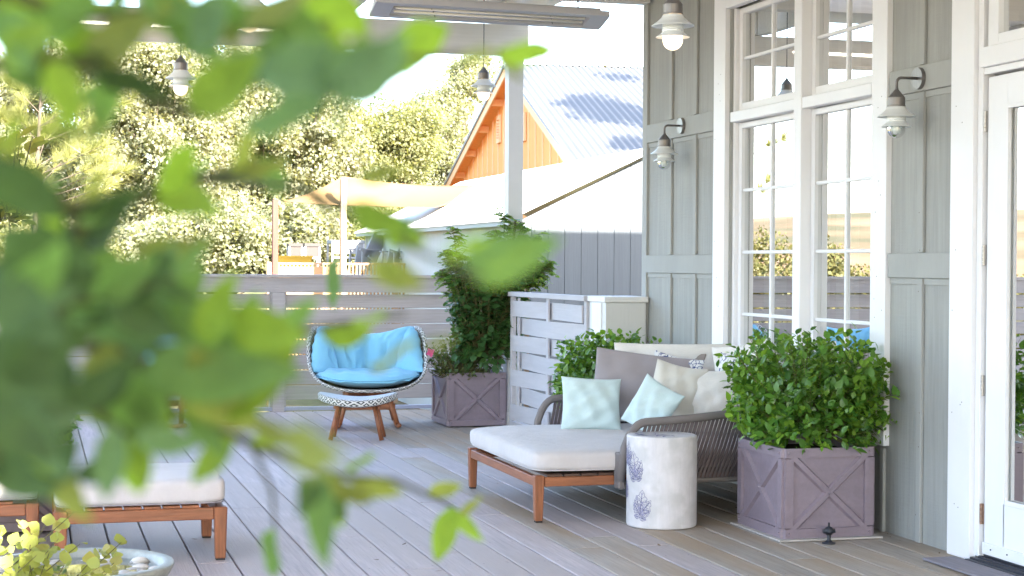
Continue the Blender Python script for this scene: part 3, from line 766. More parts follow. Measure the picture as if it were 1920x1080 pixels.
MB().box(-.015, .345, -.015, .415, 1.201, 1.245).build('cap', MT['whitedirty'], newel, bevel=.004)
MB().box(-.012, -.0005, .09, .31, 0, 1.195).build('face_board', MT['white'], newel, bevel=.002)
st = box('wooden_stake', *(lambda a, b: (a.x, b.x))(py(985, 540, 15.6), py(993, 540, 15.6)), 15.6, 15.64, -.6, 1.35, MT['tanpost'])
tag(st, 'thin orange wooden stake standing behind the woven fence panel', 'stake')

# =================================================================== PLANTERS
def planter(label, x0, y0, w=.53, d=.60, h=.49, rz=0, group='mauve grey planter boxes'):
    """x0,y0 = front left corner"""
    t = thing('planter', label, 'planter', (x0, y0, .012), rz, group)
    th = .02
    MB().box(.004, w-.004, .004, .004+th, 0, h-.004).box(.004, w-.004, d-.004-th, d-.004, 0, h-.004).box(.004, .004+th, .004+th, d-.004-th, 0, h-.004).box(w-.004-th, w-.004, .004+th, d-.004-th, 0, h-.004).build('box', MT['planter'], t)
    MB().box(.03, w-.03, .03, d-.03, h-.1, h-.04).build('soil', MT['soil'], t)
    for side in range(4):
        L = w if side % 2 == 0 else d
        mb = MB(); s = .052
        prof = [(0, 0, L, s), (0, h-s, L, h), (0, s, s, h-s), (L-s, s, L, h-s)]
        def slab(poly, y):   # raised flat moulding with sloping edges, on local plane y = 0 facing -y
            n = len(poly); cx = sum(p[0] for p in poly)/n; cz = sum(p[1] for p in poly)/n
            inner = []
            for (px_, pz_) in poly:
                dx, dz = cx-px_, cz-pz_; l = math.hypot(dx, dz); inner.append((px_+dx/l*.006, pz_+dz/l*.006))
            return [(p[0], .004, p[1]) for p in poly]+[(p[0], -y, p[1]) for p in inner], [tuple(range(n, 2*n))]+[(i, (i+1) % n, n+(i+1) % n, n+i) for i in range(n)]
        for a, b, c, e in prof: mb.add(*slab([(a, b), (c, b), (c, e), (a, e)], .014))
        o = mb.build('frame_moulding', MT['planter'], t)
        mb2 = MB()
        for (a, b, c, e) in ((s*.7, s*.7, L-s*.7, h-s*.7), (s*.7, h-s*.7, L-s*.7, s*.7)):
            dx, dz = c-a, e-b; l = math.hypot(dx, dz); nx, nzz = -dz/l*.024, dx/l*.024
            m0 = (a+c)/2, (b+e)/2
            poly = [(a-nx, b-nzz), (c-nx, e-nzz), (c+nx, e+nzz), (a+nx, b+nzz)]
            inn = [(a-nx*.55, b-nzz*.55), (c-nx*.55, e-nzz*.55), (c+nx*.55, e+nzz*.55), (a+nx*.55, b+nzz*.55)]
            yy = .0125 if b < e else .0135
            mb2.add([(p[0], .004, p[1]) for p in poly]+[(p[0], -yy, p[1]) for p in inn], [(4, 5, 6, 7)]+[(i, (i+1) % 4, 4+(i+1) % 4, 4+i) for i in range(4)])
        o2 = mb2.build('cross_moulding', MT['planter'], t)
        rv = []
        for (a, b) in ((L/2, h/2), (s*.5, s*.5), (L-s*.5, s*.5), (s*.5, h-s*.5), (L-s*.5, h-s*.5)):
            r = .012 if a == L/2 else .008; n = 10; yb = -.0135; mb3 = MB()
            mb3.add([(a+r*math.cos(6.283*i/n), yb, b+r*math.sin(6.283*i/n)) for i in range(n)]+[(a+r*.6*math.cos(6.283*i/n), yb-.008, b+r*.6*math.sin(6.283*i/n)) for i in range(n)], [(i, (i+1) % n, n+(i+1) % n, n+i) for i in range(n)]+[tuple(range(n, 2*n))])
            rv.append(mb3.build('rivet', MT['planter'], t))
        for q in (o, o2, *rv):
            q.rotation_euler = (0, 0, [0, math.pi/2, math.pi, -math.pi/2][side]); q.location = [(0, 0, 0), (w, 0, 0), (w, d, 0), (0, d, 0)][side]
    return t
planter('mauve grey box planter with crossed mouldings at the siding, holding the big round leafy bush', 3.930, 8.50, .53, .60)
planter('mauve grey box planter against the back fence under the climbing vine', 3.650, 15.13-.04, .53, .62, .485)
pl3 = planter('mauve grey box planter almost hidden behind the daybed by the white newel', 3.80, 11.70, .53, .60, .45)
pq = pz(0, 1000)
planter('pale lit mauve grey box planter at the left edge beside the low lounge seats', -.32, 9.72, .50, .5, .47)
tr_ = box('planter_tray', 3.885, 4.50, 8.445, 9.13, .002, .012, MT['tray'], bevel=.002); tag(tr_, 'thin worn board under the near mauve grey planter', 'tray')

# small black cast guide in front of the near planter
dsx = pz(1554, 1019)
ds = thing('hose_guide', 'small black cast iron hose guide on the deck in front of the near planter', 'hose guide', tuple(dsx))
MB().lathe([(.0, .0), (.036, 0), (.036, .005), (.02, .010), (.011, .02), (.010, .05)], 20).build('base', MT['iron'], ds, smooth=True)
MB().lathe([(.0, .045), (.016, .047), (.028, .062), (.028, .074), (.016, .088), (.006, .092), (.005, .112), (0, .113)], 20).build('finial', MT['iron'], ds, smooth=True)
MB().tube([(-.032, 0, .067), (.032, 0, .067)], .013, 12).build('roller', MT['iron'], ds, smooth=True)

# =================================================================== STOOL TABLE
sx, sy = 3.485, 9.19; SR = .202; SH = .522
stool = thing('drum_table', 'pale concrete drum side table stamped with faded violet leaf prints, beside the daybed', 'side table', (sx, sy, 0))
MB().lathe([(0, .002), (SR-.008, .002), (SR-.002, .006), (SR, .014), (SR, SH-.010), (SR-.003, SH-.003), (SR-.010, SH), (0, SH)], 72).build('drum', MT['concrete'], stool, smooth=False)
for p in stool.children: pass
def ribbon_on_drum(pts, w, mb):
    # pts: list of (angle, z) on the drum side
    P = []
    for i, (a, z) in enumerate(pts):
        a2, z2 = pts[min(i+1, len(pts)-1)]; a1, z1 = pts[max(i-1, 0)]
        du, dz = (a2-a1)*SR, z2-z1; l = math.hypot(du, dz) or 1; nu, nzz = -dz/l, du/l
        ww = w*(.45+.55*math.sin(math.pi*min(max(i/(len(pts)-1), .08), .92)))
        for s in (-1, 1):
            aa = a+s*nu*ww/2/SR; zz = z+s*nzz*ww/2; P.append(((SR+.0012)*math.cos(aa), (SR+.0012)*math.sin(aa), zz))
    mb.add(P, [(2*i, 2*i+1, 2*i+3, 2*i+2) for i in range(len(pts)-1)])
def print_leaf(mb, a0, z0, s, rot, rn):
    def T(u, v): c, sn = math.cos(rot), math.sin(rot); return (a0+(u*c-v*sn)*s/SR, z0+(u*sn+v*c)*s)
    for li, (ang, L) in enumerate([(90, 1.0), (35, .62), (145, .62), (62, .80), (118, .80), (0, .34), (180, .34)]):
        an = R(ang+rn.uniform(-8, 8)); L *= rn.uniform(.85, 1.1); dx, dy = math.cos(an), math.sin(an); b = (0, .12*abs(math.sin(an)))
        mid = [T(b[0]+dx*L*t*.72, b[1]+dy*L*t*.72) for t in np.linspace(0, 1, 9)]; ribbon_on_drum(mid, .006, mb)
        for sd in (-1, 1):
            pts = []
            for t in np.linspace(0, 1, 22):
                wd = .23*L*(math.sin(math.pi*t**.8))*(1+.22*math.sin(t*30+li))
                pts.append(T(b[0]+dx*L*t*.8-dy*sd*wd, b[1]+dy*L*t*.8+dx*sd*wd))
            ribbon_on_drum(pts, .0036, mb)
            for t in np.linspace(.2, .85, 5):
                q0 = (b[0]+dx*L*t*.72, b[1]+dy*L*t*.72); wd = .20*L*math.sin(math.pi*t**.8)
                ribbon_on_drum([T(*q0), T(q0[0]+dx*.07*L-dy*sd*wd*.5, q0[1]+dy*.07*L+dx*sd*wd*.5), T(q0[0]+dx*.10*L-dy*sd*wd, q0[1]+dy*.1*L+dx*sd*wd)], .0024, mb)
av = math.atan2(-sy, -sx)   # angle that faces the camera
for (da, z0, s, rot) in ((-.80, .275, .175, .12), (-.66, .065, .165, -.2), (-1.35, .17, .14, .4), (-1.28, .36, .13, -.1)):
    mb = MB(); print_leaf(mb, av+da, z0, s, rot, random.Random(int(z0*100))); mb.build('leaf_print', MT['ink'], stool)
mb = MB(); rn = random.Random(9)
for q in range(26):   # prints on the top face
    cx, cy = -.05+rn.uniform(-.09, .10), rn.uniform(-.12, .10); L = rn.uniform(.02, .05); a = rn.uniform(0, 3.14)
    if math.hypot(cx, cy) > .15: continue
    c, s = math.cos(a)*L, math.sin(a)*L; w = L*.22
    mb.add([(cx-c, cy-s, SH+.0012), (cx+s*.22, cy-c*.22, SH+.0012), (cx+c, cy+s, SH+.0012), (cx-s*.22, cy+c*.22, SH+.0012)], [(0, 1, 2, 3)])
mb.build('top_print', MT['ink'], stool)

# =================================================================== DAYBED
bed = thing('daybed', 'wide outdoor daybed with teak frame, pale mattress and dark strapped curved back', 'daybed', (2.79, 9.42, 0))
BX, BYY = 1.74, 1.60
def leg(x, y, m=MT['teak'], h=.272, parent=None, w=.058, fx=0, fy=0):
    mb = MB(); w2 = w/2; b = w2*.78
    mb.add([(x-b+fx, y-b+fy, .008), (x+b+fx, y-b+fy, .008), (x+b+fx, y+b+fy, .008), (x-b+fx, y+b+fy, .008), (x-w2, y-w2, h), (x+w2, y-w2, h), (x+w2, y+w2, h), (x-w2, y+w2, h)],
           [(0, 3, 2, 1), (4, 5, 6, 7), (0, 1, 5, 4), (1, 2, 6, 5), (2, 3, 7, 6), (3, 0, 4, 7)])
    o = mb.build('leg', m, parent, bevel=.005)
    MB().box(x-b+fx+.003, x+b+fx-.003, y-b+fy+.003, y+b+fy-.003, 0, .009).build('foot', MT['foot'], o)
    return o
for (x, y) in ((.035, .035), (.035, BYY-.035), (1.55, .10), (1.55, BYY-.1)): leg(x, y, parent=bed)
MB().box(.066, BX-.1, .012, .052, .207, .262).build('side_rail', MT['teakx'], bed, bevel=.004)
MB().box(.066, BX-.1, BYY-.052, BYY-.012, .207, .262).build('side_rail', MT['teakx'], bed, bevel=.004)
MB().box(.012, .052, .066, BYY-.066, .207, .262).build('front_rail', MT['teaky'], bed, bevel=.004)
for i in range(15):
    x = .085+i*.105; MB().box(x, x+.092, .022, BYY-.022, .263, .277).build('slat', MT['darkslat'], bed, bevel=.002)
v, f = superbox(BX-.10, BYY+.02, .135, e=.13, nu=96, nv=28, wob=.0028, seed=4, sag=.012)
v = [((x*(1-.0*y)), y, z) for x, y, z in v]
mt_ = obj('mattress', pydata('mattress', v, f), MT['mattress'], bed, (BX/2-.055, BYY/2, .350), smooth=True)
# piping round the mattress
def loop_pts(w, d, e, k=90):
    P = []
    for j in range(k+1):
        lo = 2*math.pi*j/k; c, s = math.cos(lo), math.sin(lo); P.append((w/2*math.copysign(abs(c)**e, c), d/2*math.copysign(abs(s)**e, s), 0))
    return P
for zz in (.036, -.05):
    MB().tube([(x, y, zz) for x, y, _ in loop_pts((BX-.10)*.985, (BYY+.02)*.985, .14)], .0035, 5, cap=False).build('piping', MT['mattress'], mt_, smooth=True)
# curved strap back
def Upath(off, n=140):
    """U shape seen from above, open towards -X; off grows outward"""
    x0 = .50; xb = 1.70+off; ya = -.03-off; yb = BYY+.06+off; r = .42+off; P = []
    P.append((x0, ya)); m = 30
    for i in range(1, m): P.append((x0+(xb-r-x0)*i/m, ya-.02*math.sin(math.pi*i/m)))
    for a in np.linspace(-90, 0, 26): P.append((xb-r+r*math.cos(R(a)), ya+r+r*math.sin(R(a))))
    for i in range(1, m): P.append((xb, ya+r+(yb-ya-2*r)*i/m))
    for a in np.linspace(0, 90, 26): P.append((xb-r+r*math.cos(R(a)), yb-r+r*math.sin(R(a))))
    for i in range(1, m+1): P.append((xb-r-(xb-r-x0)*i/m, yb+.02*math.sin(math.pi*i/m)))
    P = np.array(P); dd = np.concatenate([[0], np.cumsum(np.linalg.norm(np.diff(P, axis=0), axis=1))]); t = np.linspace(0, dd[-1], n)
    return np.stack([np.interp(t, dd, P[:, 0]), np.interp(t, dd, P[:, 1])], 1)
ntop = 146; top = Upath(.035, ntop); bot = Upath(-.035, ntop)
def ztop(i):
    t = i/(ntop-1); e = min(t, 1-t); return .578+.10*min(max((e-.03)/.30, 0), 1)**1.3
ends = 6
tp = []
for i in range(ntop):
    e = min(i, ntop-1-i); z = ztop(i)
    if e < ends: z = .235+(z-.235)*(1-(1-e/ends)**2.2)**.5
    tp.append((top[i][0]-(.03*(1-e/ends) if e < ends else 0)*0, top[i][1], z))
MB().tube(tp, .025, 10).build('top_rail', MT['strapcover'], bed, smooth=True)
MB().tube([(x, y, .222) for x, y in bot], .016, 8).build('bottom_rail', MT['strapcover'], bed, smooth=True)
for i in range(3, ntop-3):
    zt = tp[i][2]; a = Vector((bot[i][0], bot[i][1], .215)); j = min(i+3, ntop-1) if i < ntop/2 else max(i-3, 0); b = Vector((tp[j][0], tp[j][1], tp[j][2]))
    tdir = Vector((top[min(i+1, ntop-1)][0]-top[max(i-1, 0)][0], top[min(i+1, ntop-1)][1]-top[max(i-1, 0)][1], 0)).normalized()
    mb = MB(); m_ = a.lerp(b, .5)+Vector((tdir.y, -tdir.x, 0))*.012; pts = [a, a.lerp(m_, .5)+Vector((0, 0, 0)), m_, m_.lerp(b, .5), b]
    V = []
    for p in pts:
        for s1, s2 in ((-1, -1), (1, -1), (1, 1), (-1, 1)):
            V.append(p+tdir*.0098*s1+Vector((tdir.y, -tdir.x, 0))*.003*s2)
    F = [(4*q+w, 4*q+(w+1) % 4, 4*q+4+(w+1) % 4, 4*q+4+w) for q in range(4) for w in range(4)]
    mb.add(V, F); mb.build('strap', MT['strap'], bed)
for (a_, b_) in ((top[0], bot[0]), (top[-1], bot[-1])):
    MB().box(a_[0]-.012, a_[0]+.03, min(a_[1], b_[1])-.012, max(a_[1], b_[1])+.008, .19, .40).build('end_cover', MT['strapcover'], bed, bevel=.008)

# pillows ------------------------------------------------------------------
def pillow(label, base, w, h, t, m, rz, tilt, roll=0, seed=0, cat='pillow', group='throw pillows on the daybed', **k):
    """base = middle of the lower edge; tilt leans back, roll turns in its own plane"""
    me = pillow_mesh(w, h, t, seed=seed, **k); me.materials.append(m); me.polygons.foreach_set('use_smooth', [True]*len(me.polygons))
    o = bpy.data.objects.new('pillow', me); COL.objects.link(o)
    Mx = Matrix.Translation(base) @ Matrix.Rotation(rz, 4, 'Z') @ Matrix.Rotation(-tilt, 4, 'X') @ Matrix.Rotation(roll, 4, 'Y')
    o.matrix_world = Mx
    pts = [Mx @ q.co for q in me.vertices]; o.location.z += base[2]-min(p.z for p in pts)
    return tag(o, label, cat, group)
MZ = .415
pillow('pale mint square pillow standing leftmost on the mattress', pz(1108, 808, MZ), .395, .36, .13, MT['mint'], R(-14), R(20), R(1.5), 1)
pillow('mauve grey large pillow leaning behind the leftmost mint pillow', Vector((3.86, 10.66, MZ)), .66, .47, .12, MT['taupe'], R(-26), R(12), R(6), 2, pinch=.035)
pillow('long cream bolster pillow at the far side behind the mauve grey one', Vector((4.22, 10.94, MZ)), .80, .545, .12, MT['cream'], R(-20), R(5), R(0), 3, pinch=.035)
pillow('pale mint pillow resting on its corner, right of the first mint pillow', pz(1196, 826, MZ)+Vector((.02, .06, .0)), .30, .33, .13, MT['mint'], R(-46), R(20), R(26), 4)
pillow('beige puffy pillow in front of the white patterned one', pz(1250, 814, MZ), .36, .43, .20, MT['beigecush'], R(-40), R(14), R(10), 5, crease=.012)
pillow('white pillow with navy floral print squeezed behind the beige pillow', pz(1246, 801, MZ), .36, .46, .10, MT['floral'], R(-38), R(10), R(10), 6)
pillow('brown grey pillow corner showing left of the printed pillow', pz(1250, 792, MZ), .42, .48, .10, MT['brownish'], R(-36), R(8), R(6), 7)
pillow('natural linen pillow at the right end beside the leafy bush', pz(1326, 814, MZ+.01), .38, .41, .18, MT['cream'], R(-42), R(14), R(-2), 8, crease=.009)
pillow('navy printed pillow tucked behind the natural linen one', Vector((4.34, 10.00, MZ+.02)), .50, .46, .12, MT['floral'], R(-48), R(10), R(6), 9)
pillow('topmost cream pillow against the window casing above the printed one', Vector((4.42, 10.12, MZ+.03)), .46, .52, .14, MT['cream'], R(-62), R(4), R(-10), 10)

# =================================================================== BLUE LOUNGE CHAIRS AND FOOTSTOOLS
def rim_pt(phi):
    """rim of the shell in chair space: front towards -Y; phi 0 = right, 90 = back"""
    c, s = math.cos(phi), math.sin(phi)
    x = .51*math.copysign(abs(c)**.72, c); y = (.40 if s > 0 else .42)*math.copysign(abs(s)**.85, s)
    if s >= 0: z = .66+.245*(1-(1-min(s/.62, 1))**2)**.9-.075*max(0, (s-.62)/.38)**1.3; x *= 1+.02*s
    else: z = .66-.30*(abs(s)**.75)
    return Vector((x, y, z))
def chair_base(t):
    for sx_ in (-1, 1):
        for sy_ in (-1, 1):
            o = MB().tube([(sx_*.17, sy_*.13, .33), (sx_*.245, sy_*.24, .045)], [.024, .021], 10).build('leg', MT['teak'], t, smooth=True)
        MB().tube([(sx_*.255, -.34+.68*i/12, .045-.03*math.sin(math.pi*i/12)+.0) for i in range(13)], .02, 8).build('rocker', MT['teak'], t, smooth=True)
    for sy_ in (-1, 1): MB().bar((-.23, sy_*.17, .20), (.23, sy_*.17, .20), .03, .055).build('crossbar', MT['teakx'], t, bevel=.004)
    MB().bar((-.19, -.19, .305), (.19, .19, .305), .05, .05).bar((.19, -.19, .300), (-.19, .19, .300), .05, .05).build('cradle', MT['teak'], t, bevel=.004)
def make_chair(label):
    t = thing('lounge_chair', label, 'chair', (0, 0, 0), 0, 'blue cushioned woven lounge chairs')
    chair_base(t)
    NP, NR = 96, 18; v = []; f = []; uv = []
    def surf(phi, s, inset=0):
        rp = rim_pt(phi); b = Vector((.20*math.cos(phi), .17*math.sin(phi)+.02, .335))
        h = s; r_ = h**.62; zf = h**1.75
        return Vector((b.x+(rp.x-b.x)*r_*(1-inset), b.y+(rp.y-b.y)*r_*(1-inset), b.z+(rp.z-b.z)*zf+inset*.25))
    for i in range(NR+1):
        for j in range(NP): v.append(surf(2*math.pi*j/NP, i/NR))
    v.append(Vector((0, .02, .33)))
    for i in range(NR):
        for j in range(NP):
            a = i*NP+j; b = i*NP+(j+1) % NP; f.append((a, b, b+NP, a+NP)); uv += [(j/NP, i/NR), ((j+1)/NP, i/NR), ((j+1)/NP, (i+1)/NR), (j/NP, (i+1)/NR)]
    for j in range(NP): f.append((len(v)-1, (j+1) % NP, j)); uv += [(0, 0)]*3
    sh = obj('shell', pydata('shell', v, f, uv), MT['shellweave'], t, smooth=True)
    # woven rim band: flat strip turned over the edge
    v = []; f = []; uv = []; K = 8
    for j in range(NP+1):
        phi = 2*math.pi*j/NP; p = rim_pt(phi); q = surf(phi, .93); dn = (q-p).normalized(); out = Vector((p.x, p.y, 0)).normalized(); out = (out-dn*out.dot(dn)).normalized()
        for k in range(K):
            a = 2*math.pi*k/K; v.append(p+dn*(.026+.034*math.cos(a))+out*.014*math.sin(a))
    for j in range(NP):
        for k in range(K):
            a = j*K+k; b = j*K+(k+1) % K; f.append((a, b, b+K, a+K)); uv += [(j/NP, k/K*2), (j/NP, (k+1)/K*2), ((j+1)/NP, (k+1)/K*2), ((j+1)/NP, k/K*2)]
    obj('woven_rim', pydata('woven_rim', v, f, uv), MT['rimweave'], t, smooth=True)
    # seat cushion: puffed pad that follows the bowl
    v = []; f = []; n = 60; m = 14
    for lay in (0, 1):
        for i in range(m+1):
            s = i/m
            for j in range(n):
                phi = 2*math.pi*j/n; rp = rim_pt(phi)
                R0 = Vector((rp.x*.90, (rp.y*.92 if math.sin(phi) < 0 else rp.y*.70), 0))
                edge = .445+.05*abs(math.cos(phi))**2+(.02 if math.sin(phi) > 0 else 0)
                x, y = R0.x*s, R0.y*s; zc = .40+(edge-.40)*s**2
                th = .085*max(1-s**5, 0)**.5
                tuft = .042*(abs(math.sin(2.4*phi+.5))**.5)*math.sin(math.pi*min(s*1.15, 1))+.006*math.sin(13*x/.3+3)+.006*math.sin(17*y/.3+x*9)
                z = zc+(th+tuft-.018 if lay else -th*.45)
                v.append((x, y, z))
        b0 = lay*(m+1)*n
        for i in range(m):
            for j in range(n):
                a = b0+i*n+j; b = b0+i*n+(j+1) % n; f.append((a, b, b+n, a+n) if lay else (a, a+n, b+n, b))
    me = pydata('seat_cushion', v, f); bm = bmesh.new(); bm.from_mesh(me); bmesh.ops.remove_doubles(bm, verts=bm.verts, dist=.0008); bm.to_mesh(me); bm.free()
    obj('seat_cushion', me, MT['blue'], t, smooth=True)
    # back cushion: five puffs round the inside of the shell
    v = []; f = []; A = 96; B = 18
    for i in range(A+1):
        u = i/A; phi = R(-16)+R(212)*u; rp = rim_pt(phi); endf = max(1-abs(2*u-1)**7, 0)**.5
        puff = abs(math.sin(u*math.pi*4.0+.0))**.5
        zt = rp.z+.015-.01*(1-puff); zb = .47; zm = (zt+zb)/2
        for k in range(B):
            a = 2*math.pi*k/B; hgt = (zt-zb)/2*endf; z = zm+hgt*math.copysign(abs(math.sin(a))**.8, math.sin(a))
            s = (z-.335)/(rp.z-.335) if rp.z > .4 else 0; s = min(max(s, 0), 1)**(1/1.75); q = surf(phi, s)
            inn = Vector((-q.x, -q.y*1.0, 0)); L = inn.length; inn = inn/L
            mid = 1-.65*math.exp(-((z-zm-.02)/.035)**2)*(abs(math.cos(u*math.pi*4))**6*0+math.exp(-((abs((u*4) % 1-.5))/.10)**2))
            th = (.030+.15*(.28+.72*puff)*mid*endf)*(.5-.5*math.cos(a)) if True else 0
            cr = .007*math.sin(31*u*3+z*30)+.007*math.sin(53*z-u*46)
            c_ = (.012+th+cr*endf)
            v.append((q.x+inn.x*c_, q.y+inn.y*c_, z))
    for i in range(A):
        for k in range(B): a = i*B+k; b = i*B+(k+1) % B; f.append((a, b, b+B, a+B))
    f.append(tuple(range(B-1, -1, -1))); f.append(tuple(A*B+k for k in range(B)))
    obj('back_cushion', pydata('back_cushion', v, f), MT['blue'], t, smooth=True)
    return t
ch1 = make_chair('blue cushioned woven lounge chair by the back fence, next to the vine planter')
ch1.location = (2.94, 15.30, 0); ch1.rotation_euler = (0, 0, R(-8)); ch1.scale = (1.06, 1.0, 1.0)
ch2 = copy_tree(ch1); ch2.location = (1.42, 15.75, 0); ch2.rotation_euler = (0, 0, R(24))
ch2['label'] = 'second blue lounge chair by the back fence, almost covered by the near leaves'
def make_footstool(label):
    t = thing('footstool', label, 'footstool', (0, 0, 0), 0, 'woven footstools')
    for a in (45, 135, 225, 315):
        c, s = math.cos(R(a)), math.sin(R(a)); MB().tube([(.21*c, .15*s, .30), (.305*c, .22*s, .004)], [.021, .020], 10).build('leg', MT['teak'], t, smooth=True)
    n = 64; v = []; f = []; uv = []; prof = [(.0, .006), (.4, .004), (.75, .006), (.93, .010), (.985, .006), (1, -.006), (.985, -.030), (.93, -.050), (.5, -.052), (0, -.052)]
    for r, z in prof:
        for j in range(n):
            a = 2*math.pi*j/n; x = .325*r*math.copysign(abs(math.cos(a))**.8, math.cos(a)); y = .225*r*math.copysign(abs(math.sin(a))**.9, math.sin(a)); v.append((x, y, .335+z+.055*(x/.325)**2))
    for i in range(len(prof)-1):
        for j in range(n):
            a = i*n+j; b = i*n+(j+1) % n; f.append((a, a+n, b+n, b)); uv += [(v[q][0], v[q][1]) for q in (a, a+n, b+n, b)]
    obj('seat', pydata('seat', v, f, uv), MT['seatweave'], t, smooth=True)
    v = []; f = []; uv = []; K = 8
    for j in range(n+1):
        a = 2*math.pi*j/n; x = .322*math.copysign(abs(math.cos(a))**.8, math.cos(a)); y = .222*math.copysign(abs(math.sin(a))**.9, math.sin(a)); p = Vector((x, y, .330+.055*(x/.325)**2)); out = Vector((x, y, 0)).normalized()
        for k in range(K): b = 2*math.pi*k/K; v.append(p+Vector((0, 0, -.018+.030*math.cos(b)))+out*(.002+.013*math.sin(b)))
    for j in range(n):
        for k in range(K):
            a = j*K+k; b = j*K+(k+1) % K; f.append((a, a+K, b+K, b)); uv += [(j/n*.6, k/K*2), ((j+1)/n*.6, k/K*2), ((j+1)/n*.6, (k+1)/K*2), (j/n*.6, (k+1)/K*2)]
    obj('woven_rim', pydata('woven_rim', v, f, uv), MT['rimweave'], t, smooth=True)
    MB().bar((-.19, -.10, .275), (.19, .10, .275), .03, .025).bar((.19, -.10, .270), (-.19, .10, .270), .03, .025).build('cross_brace', MT['teak'], t)
    return t
fs = make_footstool('woven footstool with splayed teak legs in front of the blue lounge chair'); fs.location = (2.665, 14.30, 0); fs.rotation_euler = (0, 0, R(-15))

# =================================================================== LOW LOUNGE SEATS AT LEFT
def lounge(label, x0, y0, w, d):
    t = thing('low_ottoman', label, 'ottoman', (x0, y0, 0), 0, 'teak framed ottomans at the left')
    for (x, y) in ((.036, .036), (w-.036, .036), (.036, d-.036), (w-.036, d-.036)): leg(x, y, parent=t, w=.066, h=.268)
    MB().box(.07, w-.07, .01, .050, .206, .266).build('rail', MT['teakx'], t, bevel=.004); MB().box(.07, w-.07, d-.05, d-.01, .206, .266).build('rail', MT['teakx'], t, bevel=.004)
    MB().box(.01, .05, .07, d-.07, .206, .266).build('rail', MT['teaky'], t, bevel=.004); MB().box(w-.05, w-.01, .07, d-.07, .206, .266).build('rail', MT['teaky'], t, bevel=.004)
    k = int((w-.1)/.094)
    for i in range(k): MB().box(.06+i*.094, .06+i*.094+.084, .015, d-.015, .267, .280).build('slat', MT['darkslat'] if i < 0 else MT['teak'], t, bevel=.002)
    v, f = superbox(w-.012, d+.0, .13, e=.14, nu=72, nv=22, wob=.002, seed=int(x0*10)+20, sag=.015)
    m = obj('cushion', pydata('cushion', v, f), MT['mattress'], t, (w/2, d/2, .347), smooth=True)
    MB().tube([(x, y, -.055) for x, y, _ in loop_pts((w-.012)*.98, d*.98, .15)], .004, 5, cap=False).build('piping', MT['taupe'], m, smooth=True)
    return t
lounge('teak framed ottoman with pale cushion at lower left, in front of the other low seat', .10, 8.61, .85, .78)
lounge('teak framed low seat at far left behind the stone bowl', -.80, 8.95, .84, .80)

# =================================================================== STONE BOWL WITH WATER AND PEBBLES
bc = pd(146, 1056, 6.6); BR = .367
bowl = thing('stone_bowl', 'thick rimmed pale stone water bowl at the bottom left corner', 'bowl', tuple(bc))
MB().lathe([(0, -bc.z+.002), (.17, -bc.z+.002), (.19, -bc.z+.03), (.28, -.16), (BR-.01, -.03), (BR, -.008), (BR-.004, .0), (BR-.038, .002), (BR-.045, -.006), (BR-.06, -.05), (.2, -.13), (0, -.14)], 72).build('basin', MT['bowl'], bowl, smooth=True)
wv = [(.318*math.cos(6.2832*i/48), .318*math.sin(6.2832*i/48), -.030) for i in range(48)]
wt = obj('bowl_water', pydata('bowl_water', [Vector(p)+bc for p in wv], [tuple(range(48))]), MT['water']); tag(wt, kind='structure')
v = []; f = []; rn = random.Random(2)
for q in range(150):
    a = rn.uniform(0, 6.283); r = .30*math.sqrt(rn.random()); s = rn.uniform(.018, .042); c = Vector((r*math.cos(a), r*math.sin(a), -.048-.09*(1-(r/.3)**2)*.3+rn.uniform(0, .03))); e = rn.uniform(0, 3.1); n0 = len(v)
    for i, (rr, zz) in enumerate([(.35, -.42), (.85, -.2), (1, .05), (.75, .32), (.3, .45)]):
        for j in range(8):
            b = 6.283*j/8+e; v.append(c+bc+Vector((math.cos(b)*rr*s, math.sin(b)*rr*s*.72, zz*s)))
    for i in range(4):
        for j in range(8): a1 = n0+i*8+j; b1 = n0+i*8+(j+1) % 8; f.append((a1, b1, b1+8, a1+8))
    f.append(tuple(n0+32+j for j in range(8)))
pb_ = obj('pebbles', pydata('pebbles', v, f), MT['pebble'], smooth=True); tag(pb_, 'pale rounded pebbles under the water in the stone bowl', 'pebbles', kind='stuff')

# =================================================================== PLANTS
def twigs_obj(tw, parent, m=MT['twig'], r=.0028):
    mb = MB(); off = parent.matrix_basis.translation
    for t in tw: mb.tube([Vector(p)-off for p in t], [r*1.6, r*1.2, r*.5], 5, cap=False)
    mb.build('stems', m, parent)
def sprays(dat, tips, size, g, per=7, L=.12):
    P, D, Nn, S = [list(a) for a in dat]; tw = []
    for (b, d) in tips:
        b = np.array(b, float); d = np.array(d, float); d /= np.linalg.norm(d); e = b+d*L; tw.append([b-d*.1, b, e])
        for j in range(per):
            p = b+(e-b)*(j+.3)/per; s = g.normal(size=3); s -= s.dot(d)*d; s /= np.linalg.norm(s)
            P.append(p); D.append(d*.6+s); Nn.append(np.array([0, 0, 1.])+d*.5); S.append(size*g.uniform(.7, 1.2)*(1-.4*j/per))
    return (np.array(P), np.array(D), np.array(Nn), np.array(S)), tw
b1 = thing('leafy_bush', 'large rounded bright green leafy bush in the near planter below the window', 'bush', (4.20, 8.80, .45))
g1 = np.random.default_rng(11)
dat, tw = bush_data((4.215, 8.80, .775), (.40, .395, .305), 560, 11, .056, 3.0, zmin=.485, seed=11, inner=.50)
def at_(x, y, Y): p = py(x, y, Y); return (p.x, p.y, p.z)
